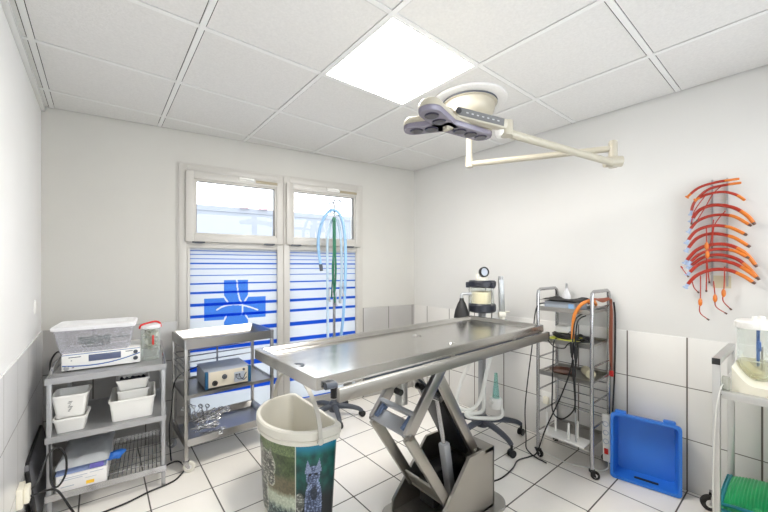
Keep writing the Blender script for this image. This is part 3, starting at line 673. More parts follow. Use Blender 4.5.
# bottom shelf
cb = thing('carton', 'white cardboard carton with yellow label on the bottom trolley shelf', 'box', L2(.026, -.010, .127), A1)
mb = MB(); mb.b2((0, 0, 0), (.215, .42, .088), .003); mb.obj('carton_body', M['cardboard'], cb)
mb = MB(); mb.b2((.125, -.0015, .014), (.160, .001, .032)); mb.obj('label', M['yellow'], cb)
for x0, x1, z, w in ((.015, .11, .060, .003), (.015, .13, .070, .003), (.02, .075, .025, .004), (.12, .17, .048, .002), (.14, .20, .072, .003)):
    mb = MB(); mb.b2((x0, -.0012, z), (x1, .001, z + w)); mb.obj('lettering', M['panel_grey'], cb)
pb = thing('polythene_pack', 'cloudy polythene pack lying on the white carton of the left trolley', 'package', L2(.022, -.012, .216), A1)
def pack(z0, amp, x0, x1, y0, y1, sl, seed):
    mb = MB()
    def top(u, v):
        e_ = min(u, 1 - u, v, 1 - v); k = min(1, e_ * 9) ** .5
        return (x0 + (x1 - x0) * u + .006 * noise.noise(Vector((u * 5, v * 5, seed))), y0 + (y1 - y0) * v, z0 + sl * v + k * amp * (.75 + .45 * noise.noise(Vector((u * 4, v * 5, seed + 2)))))
    mb.grid(30, 30, top); mb.grid(2, 2, lambda u, v: (x0 + (x1 - x0) * u, y0 + (y1 - y0) * v, z0 + sl * v)); return mb
pack(.034, .036, .0, .228, .0, .47, .0, 2).obj('pack_film', M['poly'], pb, ang=60)
pack(.002, .034, .0, .215, .003, .45, .0, 6).obj('inner_pack', M['polyblue'], pb, ang=60)
mb = MB(); mb.b2((.145, -.001, .004), (.205, .004, .030)); mb.obj('label', M['purple'], pb)
mb = MB()
def crump(u, v):
    a = 2 * PI * u; rr_ = (.022 + .012 * noise.noise(Vector((math.cos(a) * 2, math.sin(a) * 2, v * 4)))) * math.sin(PI * min(.97, max(.03, v))) ** .6
    return (v * .10, rr_ * math.cos(a), .020 + rr_ * math.sin(a))
mb.grid(18, 14, crump); o = mb.obj('blue_wrapper', M['glove'], loc=L2(.232, .055, .205), ang=50); o.rotation_euler = (0, -.15, A1 + .3); tag(o, 'crumpled bright blue wrapper sticking out from beside the carton', 'wrapper')
# dark tray leaning in the corner, plug and leads
gt = thing('leaning_tray', 'dark grey tray with black rim leaning on the left wall behind the trolley', 'tray', (-.25, 2.80, 0))
mb = MB(); T = Matrix.Rotation(math.radians(-7), 4, 'Y')
mb.b2((-.006, -.30, .005), (.012, .30, .335), .004, T=T); mb.obj('panel', M['greytray'], gt)
mb = MB(); mb.tube([(.004, -.30, .01), (.004, -.30, .30), (.004, -.27, .337), (.004, .27, .337), (.004, .30, .30), (.004, .30, .01)], .010, 8, T=T); mb.obj('rim', M['black'], gt)
pl = thing('wall_socket', 'cream wall socket with plugged lead, low on the left wall', 'socket', (XL + .008, 2.31, .285))
mb = MB(); mb.b2((0, -.045, -.045), (.022, .045, .045), .004); mb.obj('plate', M['ivory'], pl)
mb = MB(); mb.b2((.022, -.03, -.035), (.042, .035, .035), .006); mb.obj('plug', M['ivory'], pl)
mb = MB(); mb.tube([(-.25, 2.33, .29), (-.225, 2.345, .32), (-.20, 2.40, .40), (-.165, 2.44, .415), (-.135, 2.44, .36), (-.135, 2.44, .27), (-.165, 2.43, .22), (-.19, 2.45, .24), (-.195, 2.47, .33), (-.20, 2.50, .42)], .005, 8, res=6)
single(mb, 'power_lead', M['cable'], 'black lead looping up from the left wall socket by the trolley leg', 'cable', (-.25, 2.33, .29))
mb = MB(); mb.tube([(-.25, 2.31, .27), (-.23, 2.32, .265), (-.20, 2.36, .25), (-.16, 2.38, .22), (-.11, 2.36, .12), (-.06, 2.36, .02), (.0, 2.43, .006), (.036, 2.437, .006), (.124, 2.449, .006), (.229, 2.485, .006), (.323, 2.500, .006), (.381, 2.53, .006), (.437, 2.62, .006), (.43, 2.72, .006), (.40, 2.757, .006), (.345, 2.735, .006), (.316, 2.682, .006), (.273, 2.692, .006)], .005, 8, res=6)
single(mb, 'power_lead', M['cable'], 'long black lead lying on the floor in front of the left trolley', 'cable', (.124, 2.449, 0))
mb = MB(); mb.tube([(-.15, 2.86, .80), (-.19, 2.80, .84), (-.215, 2.74, .80), (-.214, 2.70, .752)], .005, 8, res=5)
single(mb, 'device_lead', M['cable'], 'short black lead at the left side of the white generator', 'cable', (-.15, 2.86, .80))
sw = thing('light_switch', 'white light switch on the left wall near the corner', 'switch', (XL, 2.94, 1.10))
mb = MB(); mb.b2((0, -.04, -.04), (.006, .04, .04), .002); mb.obj('plate', M['whitep'], sw)
mb = MB(); mb.b2((.006, -.025, -.028), (.009, .025, .028), .002); mb.obj('rocker', M['whitep'], sw)

# ------------------------------------------------------------------ tray trolley in the middle
A2 = math.radians(1.5); MC = Vector((.438, 2.580, 0))
mc = thing('tray_trolley', 'stainless tray trolley standing in front of the striped window', 'trolley', MC, A2)
W2_, D2 = .578, .405
for x in (0, W2_):
    for y in (0, D2):
        mb = MB(); mb.box((x, y, .4675), (.022, .022, .785), .003); mb.obj('leg', M['steel'], mc)
def basin(z0, z1, name):
    mb = MB(); e_ = .011; open_r = lambda e, z: [(x, y, z) for x, y in rrect(-e_ + e, -e_ + e, W2_ + e_ - e, D2 + e_ - e, .004, 2)]
    mb.loft([open_r(.0, z0), open_r(0, z1), open_r(.012, z1), open_r(.035, z0 + .006)], cap0=True, cap1=True); return mb.obj(name, M['steel'], mc, ang=25)
basin(.800, .862, 'top_tray'); basin(.165, .212, 'bottom_tray')
mb = MB(); mb.b2((.0, .0, .482), (W2_, D2, .487)); mb.b2((-.012, -.013, .478), (W2_ + .012, -.008, .500)); mb.b2((-.012, D2 + .008, .478), (W2_ + .012, D2 + .013, .500)); mb.b2((-.013, -.012, .478), (-.008, D2 + .012, .500)); mb.b2((W2_ + .008, -.012, .478), (W2_ + .013, D2 + .012, .500)); mb.obj('shelf', M['steel'], mc)
mb = MB()
for z in (.615, .66, .705, .75): mb.cyl((0, D2, z), (W2_, D2, z), .005, n=8)
for z in (.615, .66, .705): mb.cyl((0, 0, z), (0, D2, z), .005, n=8)
mb.cyl((.30, D2, .49), (.30, D2, .81), .007); mb.obj('guard_rails', M['chrome'], mc)
for x, y, a in ((0, 0, -.4), (0, D2, 2.4), (W2_, 0, .5), (W2_, D2, 1.)): caster(mc, (x, y, .08), .036, .022, a, M['chrome'], M['creamp'] if y == 0 else M['greymetal'])
def L3(x, y, z=0): return MC + Matrix.Rotation(A2, 3, 'Z') @ Vector((x, y, z))
dv = thing('bench_unit', 'grey cased unit with beige front and blue edges on the tray trolley shelf', 'medical device', L3(.126, .052, .487), math.radians(-1))
mb = MB(); mb.b2((.0, .004, .008), (.305, .29, .122), .003); mb.obj('case', M['panel_grey'], dv)
mb = MB(); mb.b2((.018, -.002, .012), (.287, .005, .118)); mb.obj('front_panel', M['beige'], dv)
for x in (0, .286):
    mb = MB(); mb.b2((x, -.010, .006), (x + .020, .02, .124), .003); mb.obj('edge_handle', M['tealblue'], dv)
for x, z, r in ((.062, .040, .015), (.125, .075, .014)):
    mb = MB(); mb.lathe([(r * 1.25, 0), (r * 1.25, .004), (r, .005), (r * .9, .020), (0, .020)], n=20, T=Matrix.Translation((x, -.002, z)) @ Matrix.Rotation(PI / 2, 4, 'X')); mb.obj('knob', M['black'] if z < .05 else M['charcoal'], dv)
mb = MB(); mb.b2((.190, -.005, .022), (.262, -.001, .092)); mb.obj('socket_plate', M['panel_grey'], dv)
mb = MB()
for k in range(2): mb.cyl((.205 + k * .02, -.014, .075), (.205 + k * .02, -.004, .075), .006, n=10)
mb.tube([(.205, -.014, .075), (.200, -.03, .06), (.215, -.035, .048), (.245, -.03, .05), (.258, -.025, .070), (.270, -.02, .085)], .003, 6, res=4); mb.tube([(.225, -.014, .075), (.228, -.03, .055), (.250, -.03, .038), (.272, -.02, .050)], .003, 6, res=4); mb.cyl((.255, -.012, .105), (.255, -.002, .105), .008, n=12); mb.obj('jacks', M['charcoal'], dv)
# forceps heaped in the bottom tray
def forceps():
    r = bpy.data.objects.new('forceps', None); COL.objects.link(r)
    for s_ in (-1, 1):
        mb = MB(); mb.tube([(0, 0, 0), (.04, s_ * .004, 0), (.06, 0, 0), (.11, -s_ * .014, 0), (.14, -s_ * .018, 0)], [.0022, .0042, .005, .004, .004], 8, res=3)
        mb.tube([(.155 + .016 * math.cos(a), -s_ * .024 + .013 * math.sin(a), 0) for a in [2 * PI * k / 14 for k in range(14)]], .004, 6, closed=True); mb.obj('half', M['bright'], r)
    return r
fp = forceps(); rn = random.Random(11)
for k in range(16):
    o = fp if k == 0 else copy_tree(fp)
    up = k > 5; az = rn.uniform(-.7, .9) if k % 3 else rn.uniform(1.2, 1.9)
    x, y = .05 + rn.uniform(0, .12), .07 + rn.uniform(0, .12)
    o.location = L3(x, y, .176 + (.009 * k if not up else .04 + .008 * (k - 6)))
    o.rotation_euler = (rn.uniform(-.3, .3), -rn.uniform(.03, .12) if not up else -rn.uniform(.12, .55), az)
    tag(o, 'steel forceps in the tangled heap in the bottom tray of the tray trolley', 'forceps', 'steel forceps heaped in the bottom tray')
mb = MB(); mb.tube([L3(.14, .30, .60), L3(.02, .30, .56), L3(-.04, .18, .52), L3(-.06, .12, .40), L3(-.075, .12, .26), L3(-.06, .16, .06), L3(-.05, .2, .01)], .0045, 8, res=6)
single(mb, 'power_lead', M['cable'], 'black lead hanging down the left side of the tray trolley', 'cable', tuple(L3(-.05, .2, 0)))

# ------------------------------------------------------------------ infusion stand with hoses
IV = Vector((1.627, 2.70, 0))
iv = thing('infusion_stand', 'chrome infusion stand on a charcoal star base by the right window', 'stand', IV)
star_base(iv, .25, 5, math.radians(-38), .097, M['charcoal'])
mb = MB(); mb.cyl((0, 0, .12), (0, 0, 1.20), .0125, n=16); mb.cyl((0, 0, 1.20), (0, 0, 1.90), .009, n=14); mb.cyl((0, 0, 1.17), (0, 0, 1.23), .017, n=16); mb.obj('pole', M['chrome'], iv)
mb = MB(); mb.cyl((0, 0, .17), (0, 0, .40), .033, n=20); mb.obj('sleeve', M['black'], iv)
mb = MB(); cR = Vector((.775, -.632, 0))
mb.tube([(0, 0, 1.90), Vector((0, 0, 1.93)), cR * .03 + Vector((0, 0, 1.935)), cR * .055 + Vector((0, 0, 1.925)), cR * .06 + Vector((0, 0, 1.90))], .006, 8, res=4)
mb.tube([(0, 0, 1.90), cR * -.03 + Vector((0, 0, 1.92)), cR * -.05 + Vector((0, 0, 1.88))], .006, 8, res=4); mb.obj('hook', M['charcoal'], iv)
mb = MB(); mb.bar(cR * -.115 + Vector((0, 0, 1.915)), cR * -.05 + Vector((0, 0, 1.865)), .018, .012); mb.bar(cR * -.06 + Vector((0, 0, 1.87)), cR * .055 + Vector((0, 0, 1.815)), .02, .012); mb.bar(cR * -.05 + Vector((0, 0, 1.83)), cR * .05 + Vector((0, 0, 1.79)), .02, .010); mb.obj('hose_clip', M['hosegrey'], iv)
cF = Vector((.632, .775, 0))
def ivp(r, z, f=0.): return IV + cR * r + cF * f + Vector((0, 0, z))
HG = 'hoses hung over the infusion stand'
mb = MB(); mb.tube([ivp(-.115, 1.35, -.03), ivp(-.135, 1.50, -.03), ivp(-.132, 1.62, -.03), ivp(-.10, 1.74, -.03), ivp(-.045, 1.825, -.03), ivp(.02, 1.835, -.03), ivp(.07, 1.77, -.03), ivp(.098, 1.62, -.03), ivp(.105, 1.40, -.03), ivp(.10, 1.15, -.03), ivp(.085, .90, -.03), ivp(.065, .72, -.03)], .0135, 12, res=6)
o = single(mb, 'breathing_hose', M['hoseblue'], 'thick light blue hose forming the widest loop on the infusion stand', 'hose', tuple(ivp(.065, .72, -.03)), HG)
mb = MB(); mb.cyl(ivp(-.115, 1.36, -.03) - IV * 0 - Vector(ivp(.065, .72, -.03)), ivp(-.108, 1.30, -.03) - Vector(ivp(.065, .72, -.03)), .016, .015, n=14); mb.obj('end_fitting', M['charcoal'], o)
mb = MB(); mb.tube([ivp(-.058, .60, .02), ivp(-.062, 1.0, .02), ivp(-.064, 1.45, .02), ivp(-.058, 1.62, .02), ivp(-.03, 1.745, .02), ivp(.005, 1.775, .02), ivp(.038, 1.72, .02), ivp(.06, 1.55, .02), ivp(.066, 1.30, .02), ivp(.055, 1.12, .02), ivp(.048, 1.02, .02)], .0115, 12, res=6)
single(mb, 'breathing_hose', M['hosepale'], 'pale hose hanging in the inner loop of the infusion stand', 'hose', tuple(ivp(-.058, .60, .02)), HG)
mb = MB()
for k, (r0, zb) in enumerate(((-.006, 1.06), (.010, 1.12), (.0, 1.02))):
    mb.tube([ivp(r0, 1.775, -.015 - .01 * k), ivp(r0 + .004, 1.5, -.02 - .012 * k), ivp(r0 + .010 * math.sin(k * 2), 1.3, -.02 - .012 * k), ivp(r0 + .014 * (k - 1), zb, -.02 - .01 * k)], .0085, 8, res=5)
single(mb, 'green_tubing', M['green'], 'dark green tubing hanging straight down the infusion stand pole', 'hose', tuple(ivp(0, 1.02, 0)), HG)
mb = MB()
for k in range(5):
    a = ivp(-.035 + .03 * k, 1.06 + .05 * math.sin(k * 2), -.045); mb.tube([a + Vector((0, 0, .09)), a, a + cR * .012 - Vector((0, 0, .03))], .004, 6, res=3)
    mb.cyl(a, a - Vector((0, 0, .03)), .007, n=10)
single(mb, 'connector_leads', M['greymetal'], 'small grey connectors dangling below the green tubing', 'connector', tuple(ivp(0, 1.03, -.045)))

# ------------------------------------------------------------------ anaesthesia machine behind the table
AM = Vector((2.337, 1.643, 0))
am = thing('anaesthesia_machine', 'anaesthesia stand with dark flanged canister behind the table end', 'medical device', AM)
star_base(am, .32, 5, math.radians(-34), .135, M['charcoal'])
mb = MB(); mb.b2((-.022, -.022, .13), (.022, .022, 1.0), .004); mb.b2((-.035, -.035, .665), (.035, .035, .83), .004); mb.obj('pole', M['greymetal'], am)
mb = MB(); mb.b2((-.12, -.045, .895), (.14, .045, .91), .003); mb.bar(Vector((0, 0, .92)) + cR * -.13, Vector((0, 0, .92)) + cR * .19, .05, .016, bev=.003); mb.obj('shelf_plate', M['greymetal'], am)
def apx(r, f, z): return cR * r + cF * f + Vector((0, 0, z))
mb = MB(); z0, z1 = .985, 1.052; mb.lathe([(0, z0), (.094, z0), (.106, z0 + .010), (.106, z1 - .012), (.097, z1), (0, z1)], n=40); mb.obj('canister_flange', M['navy'], am)
mb = MB(); z0, z1 = 1.178, 1.232; mb.lathe([(0, z0), (.094, z0), (.106, z0 + .010), (.106, z1 - .012), (.097, z1), (0, z1)], n=40)
for a in (0, 120, 240):
    q = math.radians(a + 20); mb.lathe([(0, 1.176), (.015, 1.176), (.016, 1.20), (.015, 1.218), (0, 1.222)], (.112 * math.cos(q), .112 * math.sin(q), 0), n=14)
can = mb.obj('canister_flange', M['navy'], am)
mb = MB(); mb.lathe([(.092, 1.052), (.092, 1.178), (.088, 1.178), (.088, 1.052), (.092, 1.052)], n=40); mb.obj('canister_glass', M['clear'], am)
mb = MB(); mb.lathe([(0, 1.053), (.080, 1.053), (.080, 1.138), (.07, 1.146), (0, 1.144)], n=32); mb.obj('absorbent', M['lime'], am)
for a in (20, 140, 260):
    q = math.radians(a); mb = MB(); mb.cyl((.101 * math.cos(q), .101 * math.sin(q), .93), (.101 * math.cos(q), .101 * math.sin(q), 1.20), .005, n=8); mb.obj('tie_rod', M['chrome'], am)
mb = MB(); mb.lathe([(0, 1.232), (.05, 1.232), (.05, 1.248), (.02, 1.255), (0, 1.255)], n=24); mb.cyl(apx(-.035, 0, 1.24), apx(-.035, 0, 1.285), .014); mb.cyl(apx(.03, .02, 1.24), apx(.03, .02, 1.265), .018); mb.obj('valve_head', M['creamp'], am)
gdir = (-cF * .8 + cR * .25 + Vector((0, 0, .1))).normalized(); q = gdir.to_track_quat('Z', 'Y').to_matrix().to_4x4(); q.translation = apx(.016, 0, 1.298)
mb = MB(); mb.lathe([(0, -.022), (.036, -.022), (.040, -.015), (.040, .010), (.032, .010), (.032, .002), (0, .002)], n=28, T=q); ga = mb.obj('pressure_gauge', M['black'], am)
mb = MB(); mb.lathe([(0, .0025), (.031, .0025), (.031, .004), (0, .004)], n=28, T=q); mb.obj('dial', M['panel_grey'], ga)
mb = MB(); mb.tube([apx(-.09, -.02, 1.128), apx(-.15, -.02, 1.128), apx(-.165, -.02, 1.118), apx(-.165, -.02, 1.09)], .013, 12, res=4); mb.obj('bag_elbow', M['greymetal'], am)
mb = MB(); prof = [(0, 1.095), (.015, 1.095), (.018, 1.075), (.032, 1.05), (.050, 1.0), (.060, .95), (.058, .89), (.042, .85), (0, .84)]; mb.lathe(prof, apx(-.165, -.02, 0), n=28); mb.obj('breathing_bag', M['rubber'], am)
mb = MB(); mb.bar(apx(.155, -.01, .96), apx(.145, -.01, 1.24), .040, .03, up=cF, bev=.004); mb.lathe([(.0, 0), (.02, 0), (.02, .03), (0, .032)], apx(.144, -.01, 1.235), n=16)
fm = mb.obj('flow_meter', M['greymetal'], am)
mb = MB(); mb.cyl(apx(.150, -.035, .99), apx(.142, -.035, 1.22), .014); mb.obj('sight_tube', M['clear'], fm)
mb = MB(); mb.cyl(apx(.12, -.03, .965), apx(.17, -.03, .965), .024); mb.cyl(apx(.15, -.03, .93), apx(.15, -.03, .97), .018); mb.cyl(apx(.14, -.02, .985), apx(.21, -.01, .985), .008, n=8); mb.obj('needle_valve', M['creamp'], am)
def white_hose(pts, lb, r=.014):
    pts = [AM + p for p in pts]; mb = MB(); mb.tube(pts, r, 12, res=7); return single(mb, 'breathing_hose', M['hosewhite'], lb, 'hose', tuple(pts[-1]), 'white hoses on the anaesthesia stand')
white_hose([apx(.04, -.06, .88), apx(.03, -.07, .76), apx(-.07, -.06, .66), apx(-.16, -.06, .50), apx(-.205, -.06, .36), apx(-.20, -.06, .26), apx(-.11, -.06, .235), apx(-.04, -.06, .30), apx(.0, -.07, .44)], 'white hose bowing out left of the anaesthesia stand')
white_hose([apx(.095, -.06, .90), apx(.08, -.06, .80), apx(.04, -.065, .62), apx(-.005, -.065, .42), apx(-.01, -.065, .24), apx(-.09, -.07, .215), apx(-.14, -.08, .22), apx(-.13, -.1, .20), apx(-.03, -.10, .19), apx(.08, -.09, .185), apx(.132, -.08, .21), apx(.12, -.06, .275), apx(.085, -.05, .31)], 'white hose running down the pole and coiling by the star base', .015)
mb = MB(); o_ = thing('water_trap', 'white water trap bottle with aqua neck hanging on the anaesthesia stand', 'bottle', tuple(AM + apx(.10, -.03, .24)))
mb.lathe([(0, 0), (.045, 0), (.050, .008), (.050, .06), (.044, .075), (.03, .08), (0, .08)], n=28); mb.cyl((-.05, 0, .06), (-.08, 0, .06), .012); mb.obj('jar', M['whitep'], o_)
mb = MB(); mb.lathe([(.026, .08), (.022, .14), (.014, .22), (.012, .27), (0, .27)], n=20); mb.obj('neck', M['aqua'], o_)

# ------------------------------------------------------------------ tall wire trolley by the right wall
TC = Vector((2.415, .880, 0))
tcx = thing('wire_trolley', 'tall narrow chrome trolley full of cables by the right wall', 'trolley', TC)
WX, WY = .29, .350
for y in (0, WY):
    mb = MB(); mb.tube([(0, y, .06), (0, y, 1.14), (.008, y, 1.168), (.035, y, 1.180), (WX - .035, y, 1.180), (WX - .008, y, 1.168), (WX, y, 1.14), (WX, y, .06)], .0115, 12); mb.obj('end_frame', M['chrome'], tcx)
    for z in (.31, .47, .60, .70, 1.075):
        mb = MB(); mb.cyl((0, y, z), (WX, y, z), .006, n=8); mb.obj('rung', M['chrome'], tcx)
def wshelf(z, nm, mat, d=.022):
    mb = MB(); mb.b2((.004, .012, z - .003), (WX - .004, WY - .012, z)); mb.b2((0, .008, z - .008), (.004, WY - .008, z + d)); mb.b2((WX - .004, .008, z - .008), (WX, WY - .008, z + d)); mb.cyl((0, .008, z + .01), (WX, .008, z + .01), .005, n=8); mb.cyl((0, WY - .008, z + .01), (WX, WY - .008, z + .01), .005, n=8)
    return mb.obj(nm, mat, tcx)
wshelf(1.040, 'shelf', M['steel']); wshelf(.822, 'shelf', M['steel']); wshelf(.590, 'shelf', M['steel']); wshelf(.175, 'shelf', M['steel'])
mb = MB()
for z in (.30, .36, .42, .48, .54): mb.cyl((WX, 0, z), (WX, WY, z), .004, n=8)
mb.obj('back_rails', M['chrome'], tcx)
for x, y, a in ((0, 0, -1.2), (0, WY, -1.9), (WX, 0, 2.), (WX, WY, 1.)): caster(tcx, (x, y, .062), .026, .020, a, M['black'], M['rubber'])
def tv(x, y, z): return TC + Vector((x, y, z))
gb = thing('instrument_case', 'grey instrument case under black cloth on the tall trolley top shelf', 'case', tv(.02, .105, 1.041), math.radians(2))
mb = MB(); mb.b2((0, 0, 0), (.20, .205, .062), .005); mb.obj('case_body', M['greybox'], gb)
mb = MB(); mb.b2((-.002, .012, .015), (.0, .045, .05)); mb.obj('sticker', M['hoseblue'], gb)
mb = MB()
def cloth(u, v):
    x = -.02 + u * .24; y = -.03 + v * .29; ov = max(0, y - .205) + max(0, -y)
    return (x, y, .064 + .012 * abs(noise.noise(Vector((u * 5, v * 6, 4)))) + .010 * math.sin(v * 9) * u + .006 - ov * .2)
mb.grid(24, 30, cloth); mb.grid(2, 2, lambda u, v: (-.02 + u * .24, -.0 + v * .2, .0625)); o = mb.obj('black_cloth', M['blackcloth'], loc=gb.location, ang=60); o.rotation_euler = gb.rotation_euler; tag(o, 'crumpled black cloth lying on the grey instrument case', 'cloth')
fl = thing('spray_bottle', 'small white bottle with nozzle behind the black cloth on the tall trolley', 'bottle', tv(.245, .26, 1.041))
mb = MB(); mb.lathe([(0, 0), (.024, 0), (.026, .01), (.026, .09), (.012, .125), (.010, .14), (0, .14)], n=20); mb.obj('bottle_body', M['lid'], fl)
mb = MB(); mb.cyl((0, 0, .14), (0, 0, .175), .008, n=10); mb.bar((-.02, -.01, .168), (.012, .006, .172), .012, .012); mb.obj('nozzle', M['greymetal'], fl)
mb = MB(); open_box(mb, 0, 0, .07, .10, 0, .035, .006, .002, .01, .003); single(mb, 'small_dish', M['whitep'], 'small white dish at the left end of the tall trolley top shelf', 'dish', (0, 0, 0)).location = tv(.03, .23 + .02 - .02 + .005, 1.105 - .064)
bpy.data.objects['small_dish'].scale = (1, .30, 1); bpy.data.objects['small_dish'].location = tv(.01, .314, 1.041)
mb = MB(); mb.tube([tv(.12, .02, 1.09), tv(.06, .01, 1.115), tv(.02, .03, 1.118), tv(-.01, .06, 1.095), tv(-.02, .095, 1.03), tv(-.02, .105, .95), tv(-.025, .105, .87)], .0105, 12, res=7)
o = single(mb, 'thick_cable', M['orange'], 'thick orange cable hanging over the front of the tall trolley', 'cable', tuple(tv(-.025, .105, .87)))
mb = MB()
for k in range(3):
    mb.tube([tv(.02, .03 + .006 * k, 1.10 + .01 * k), tv(.10, .014 + .006 * k, 1.125 + .006 * math.sin(k)), tv(.20, .006, 1.125 - .01 * k), tv(.27, -.012 - .004 * k, 1.12), tv(.283, -.022 + .004 * k, 1.04), tv(.28, -.022 + .006 * k, .9), tv(.285, -.02 + .006 * k, .72), tv(.28, -.022, .63 + .01 * k)], .005, 8, res=6)
o = single(mb, 'brown_lead', M['copper'], 'red brown twisted leads draped down the right end of the tall trolley', 'cable', tuple(tv(.28, -.022, .63)))
mb = MB(); b0 = tv(.28, -.022, .63); mb.b2((-.007, -.009, -.035), (.009, .009, .005), .003); mb.b2((-.005, .006, -.03), (.008, .016, .0), .003); mb.obj('red_plug', M['red'], o)
# second shelf
mb = MB(); open_box(mb, 0, 0, .17, .16, 0, .022, .004, .003, .012, .004); o = single(mb, 'shallow_tray', M['ylw'], 'shallow yellow green tray under black leads on the tall trolley', 'tray', (0, 0, 0)); o.location = tv(.02, .13, .8225)
mb = MB(); rn = random.Random(5); pts = [Vector((.10 + .075 * math.cos(k * 1.3) * rn.uniform(.7, 1.1), .21 + .075 * math.sin(k * 1.3) * rn.uniform(.7, 1.1), .848 + rn.uniform(0, .03))) for k in range(34)]
mb.tube([TC + p for p in pts], .005, 8, res=5); single(mb, 'coiled_lead', M['cable'], 'coiled black lead heaped on the yellow green tray', 'cable', tuple(tv(.1, .21, .845)))
mb = MB(); mb.b2((0, 0, 0), (.10, .085, .045), .006); o = single(mb, 'small_box', M['whitep'], 'small white box on the coiled black lead of the tall trolley', 'box', (0, 0, 0)); o.location = tv(.13, .20, .872); o.rotation_euler = (0, 0, .2)
mb = MB(); pts = [Vector((.10 + .06 * math.cos(k * 1.25) * rn.uniform(.7, 1.3), .075 + .045 * math.sin(k * 1.25), .83 + rn.uniform(0, .05))) for k in range(20)]; pts += [Vector((-.02, .12, .84)), Vector((-.025, .16, .80)), Vector((-.03, .22, .80)), Vector((-.02, .27, .835)), Vector((.03, .30, .842))]
mb.tube([TC + p for p in pts], .0042, 8, res=6); single(mb, 'looped_lead', M['cable'], 'looped black lead at the right end of the second tall trolley shelf', 'cable', tuple(tv(.1, .075, .827)))
# hanging connectors and long leads
def conn_lead(pts, plug, lb, r=.0045):
    mb = MB(); mb.tube(pts, r, 8, res=6); o = single(mb, 'connector_lead', M['cable'], lb, 'cable', tuple(pts[0]), 'black leads hanging from the tall trolley')
    mb = MB(); a, b = plug; mb.cyl(Vector(a) - Vector(pts[0]), Vector(b) - Vector(pts[0]), .014, .011, n=12); mb.cyl(Vector(b) - Vector(pts[0]), Vector(b) - Vector((0, 0, .03)) - Vector(pts[0]), .009, .006, n=10); mb.obj('connector', M['black'], o)
conn_lead([tv(.06, .075, 1.03), tv(-.015, .09, 1.0), tv(-.03, .10, .90), tv(-.035, .105, .80), tv(-.04, .105, .70), tv(-.06, .16, .50), tv(-.095, .25, .25), tv(-.07, .32, .06), tv(-.07, .37, .008), tv(-.18, .40, .006), tv(-.30, .37, .006), tv(-.46, .36, .006), tv(-.585, .40, .006)], (tv(-.035, .105, .85), tv(-.035, .105, .78)), 'long black lead from the tall trolley across the floor to the table base')
conn_lead([tv(.05, .055, 1.02), tv(-.02, .075, .99), tv(-.03, .085, .88), tv(-.035, .080, .76), tv(-.03, .09, .62), tv(-.035, .085, .48), tv(-.04, .10, .40), tv(-.04, .17, .33), tv(-.035, .23, .36), tv(-.03, .235, .5), tv(-.02, .235, .70), tv(-.01, .235, .82), tv(.03, .235, .845)], (tv(-.033, .083, .83), tv(-.033, .083, .75)), 'black lead looping below the third shelf of the tall trolley')
conn_lead([tv(-.04, .095, .74), tv(-.045, .09, .60), tv(-.04, .085, .48), tv(-.035, .085, .40)], (tv(-.042, .092, .70), tv(-.043, .09, .63)), 'short black lead with two plugs in front of the third trolley shelf')
bpy.data.objects['connector_lead.002'] if False else None
mb = MB(); mb.tube([tv(-.035, .085, .40), tv(-.03, .085, .30), tv(-.02, .085, .20), tv(.03, .09, .185)], .0035, 8, res=5); single(mb, 'grey_lead', M['greymetal'], 'thin grey lead dropping to the bottom shelf of the tall trolley', 'cable', tuple(tv(.03, .09, .18)))
mb = MB(); mb.tube([tv(.02, .33, 1.08), tv(-.01, .35, 1.06), tv(-.02, .365, .98), tv(-.02, .38, .80), tv(-.045, .40, .55), tv(-.05, .42, .32), tv(.0, .44, .10), tv(.02, .45, .01), tv(-.02, .40, .006), tv(-.05, .34, .006), tv(-.055, .29, .006), tv(-.06, .26, .006)], .0042, 8, res=6); single(mb, 'black_lead', M['cable'], 'black lead hanging left of the tall trolley down to the floor', 'cable', tuple(tv(.02, .45, .006)))
mb = MB(); mb.tube([tv(.29, -.03, 1.10), tv(.30, -.035, 1.0), tv(.298, -.035, .8), tv(.295, -.032, .6), tv(.275, -.03, .4), tv(.262, -.028, .33)], .0055, 8, res=5); single(mb, 'black_lead', M['cable'], 'black lead running down the right back corner of the tall trolley', 'cable', tuple(tv(.262, -.028, .33)))
# third and bottom shelves
mb = MB(); mb.lathe([(0, 0), (.05, 0), (.068, .016), (.073, .020), (.070, .022), (.05, .006), (0, .005)], n=36); o = single(mb, 'oval_dish', M['dish'], 'dark brown oval dish on the third shelf of the tall trolley', 'dish', (0, 0, 0)); o.location = tv(.125, .235, .5905); o.scale = (1.2, 1.15, 1)
mb = MB(); mb.cyl((0, -.05, .03), (0, .05, .03), .03, n=24); mb.cyl((0, -.052, .03), (0, .052, .03), .010, n=12); o = single(mb, 'bandage_roll', M['khaki'], 'beige bandage roll on the third shelf of the tall trolley', 'roll', (0, 0, 0)); o.location = tv(.17, .085, .5905); o.rotation_euler = (0, 0, -.9)
pr = thing('peg_rack', 'white plastic rack with four pegs on the bottom shelf of the tall trolley', 'rack', tv(.0, .018, .1905), math.radians(0))
mb = MB(); mb.b2((-.055, .01, .004), (.075, .30, .014), .004); mb.b2((-.05, .01, 0), (-.045, .3, .012)); mb.b2((.065, .01, 0), (.07, .3, .012)); mb.obj('tray', M['whitep'], pr)
for x, y, h_ in ((-.03, .255, .145), (.035, .225, .155), (-.02, .115, .115), (.045, .085, .12)):
    mb = MB(); mb.tube([(x, y, .012), (x, y, .03), (x, y, h_), (x, y, h_ + .006)], [.010, .0075, .0065, .003], 10); mb.obj('peg', M['whitep'], pr)
ps = thing('power_strip', 'white power strip with red switch leaning at the foot of the tall trolley', 'power strip', (2.590, .848, .062))
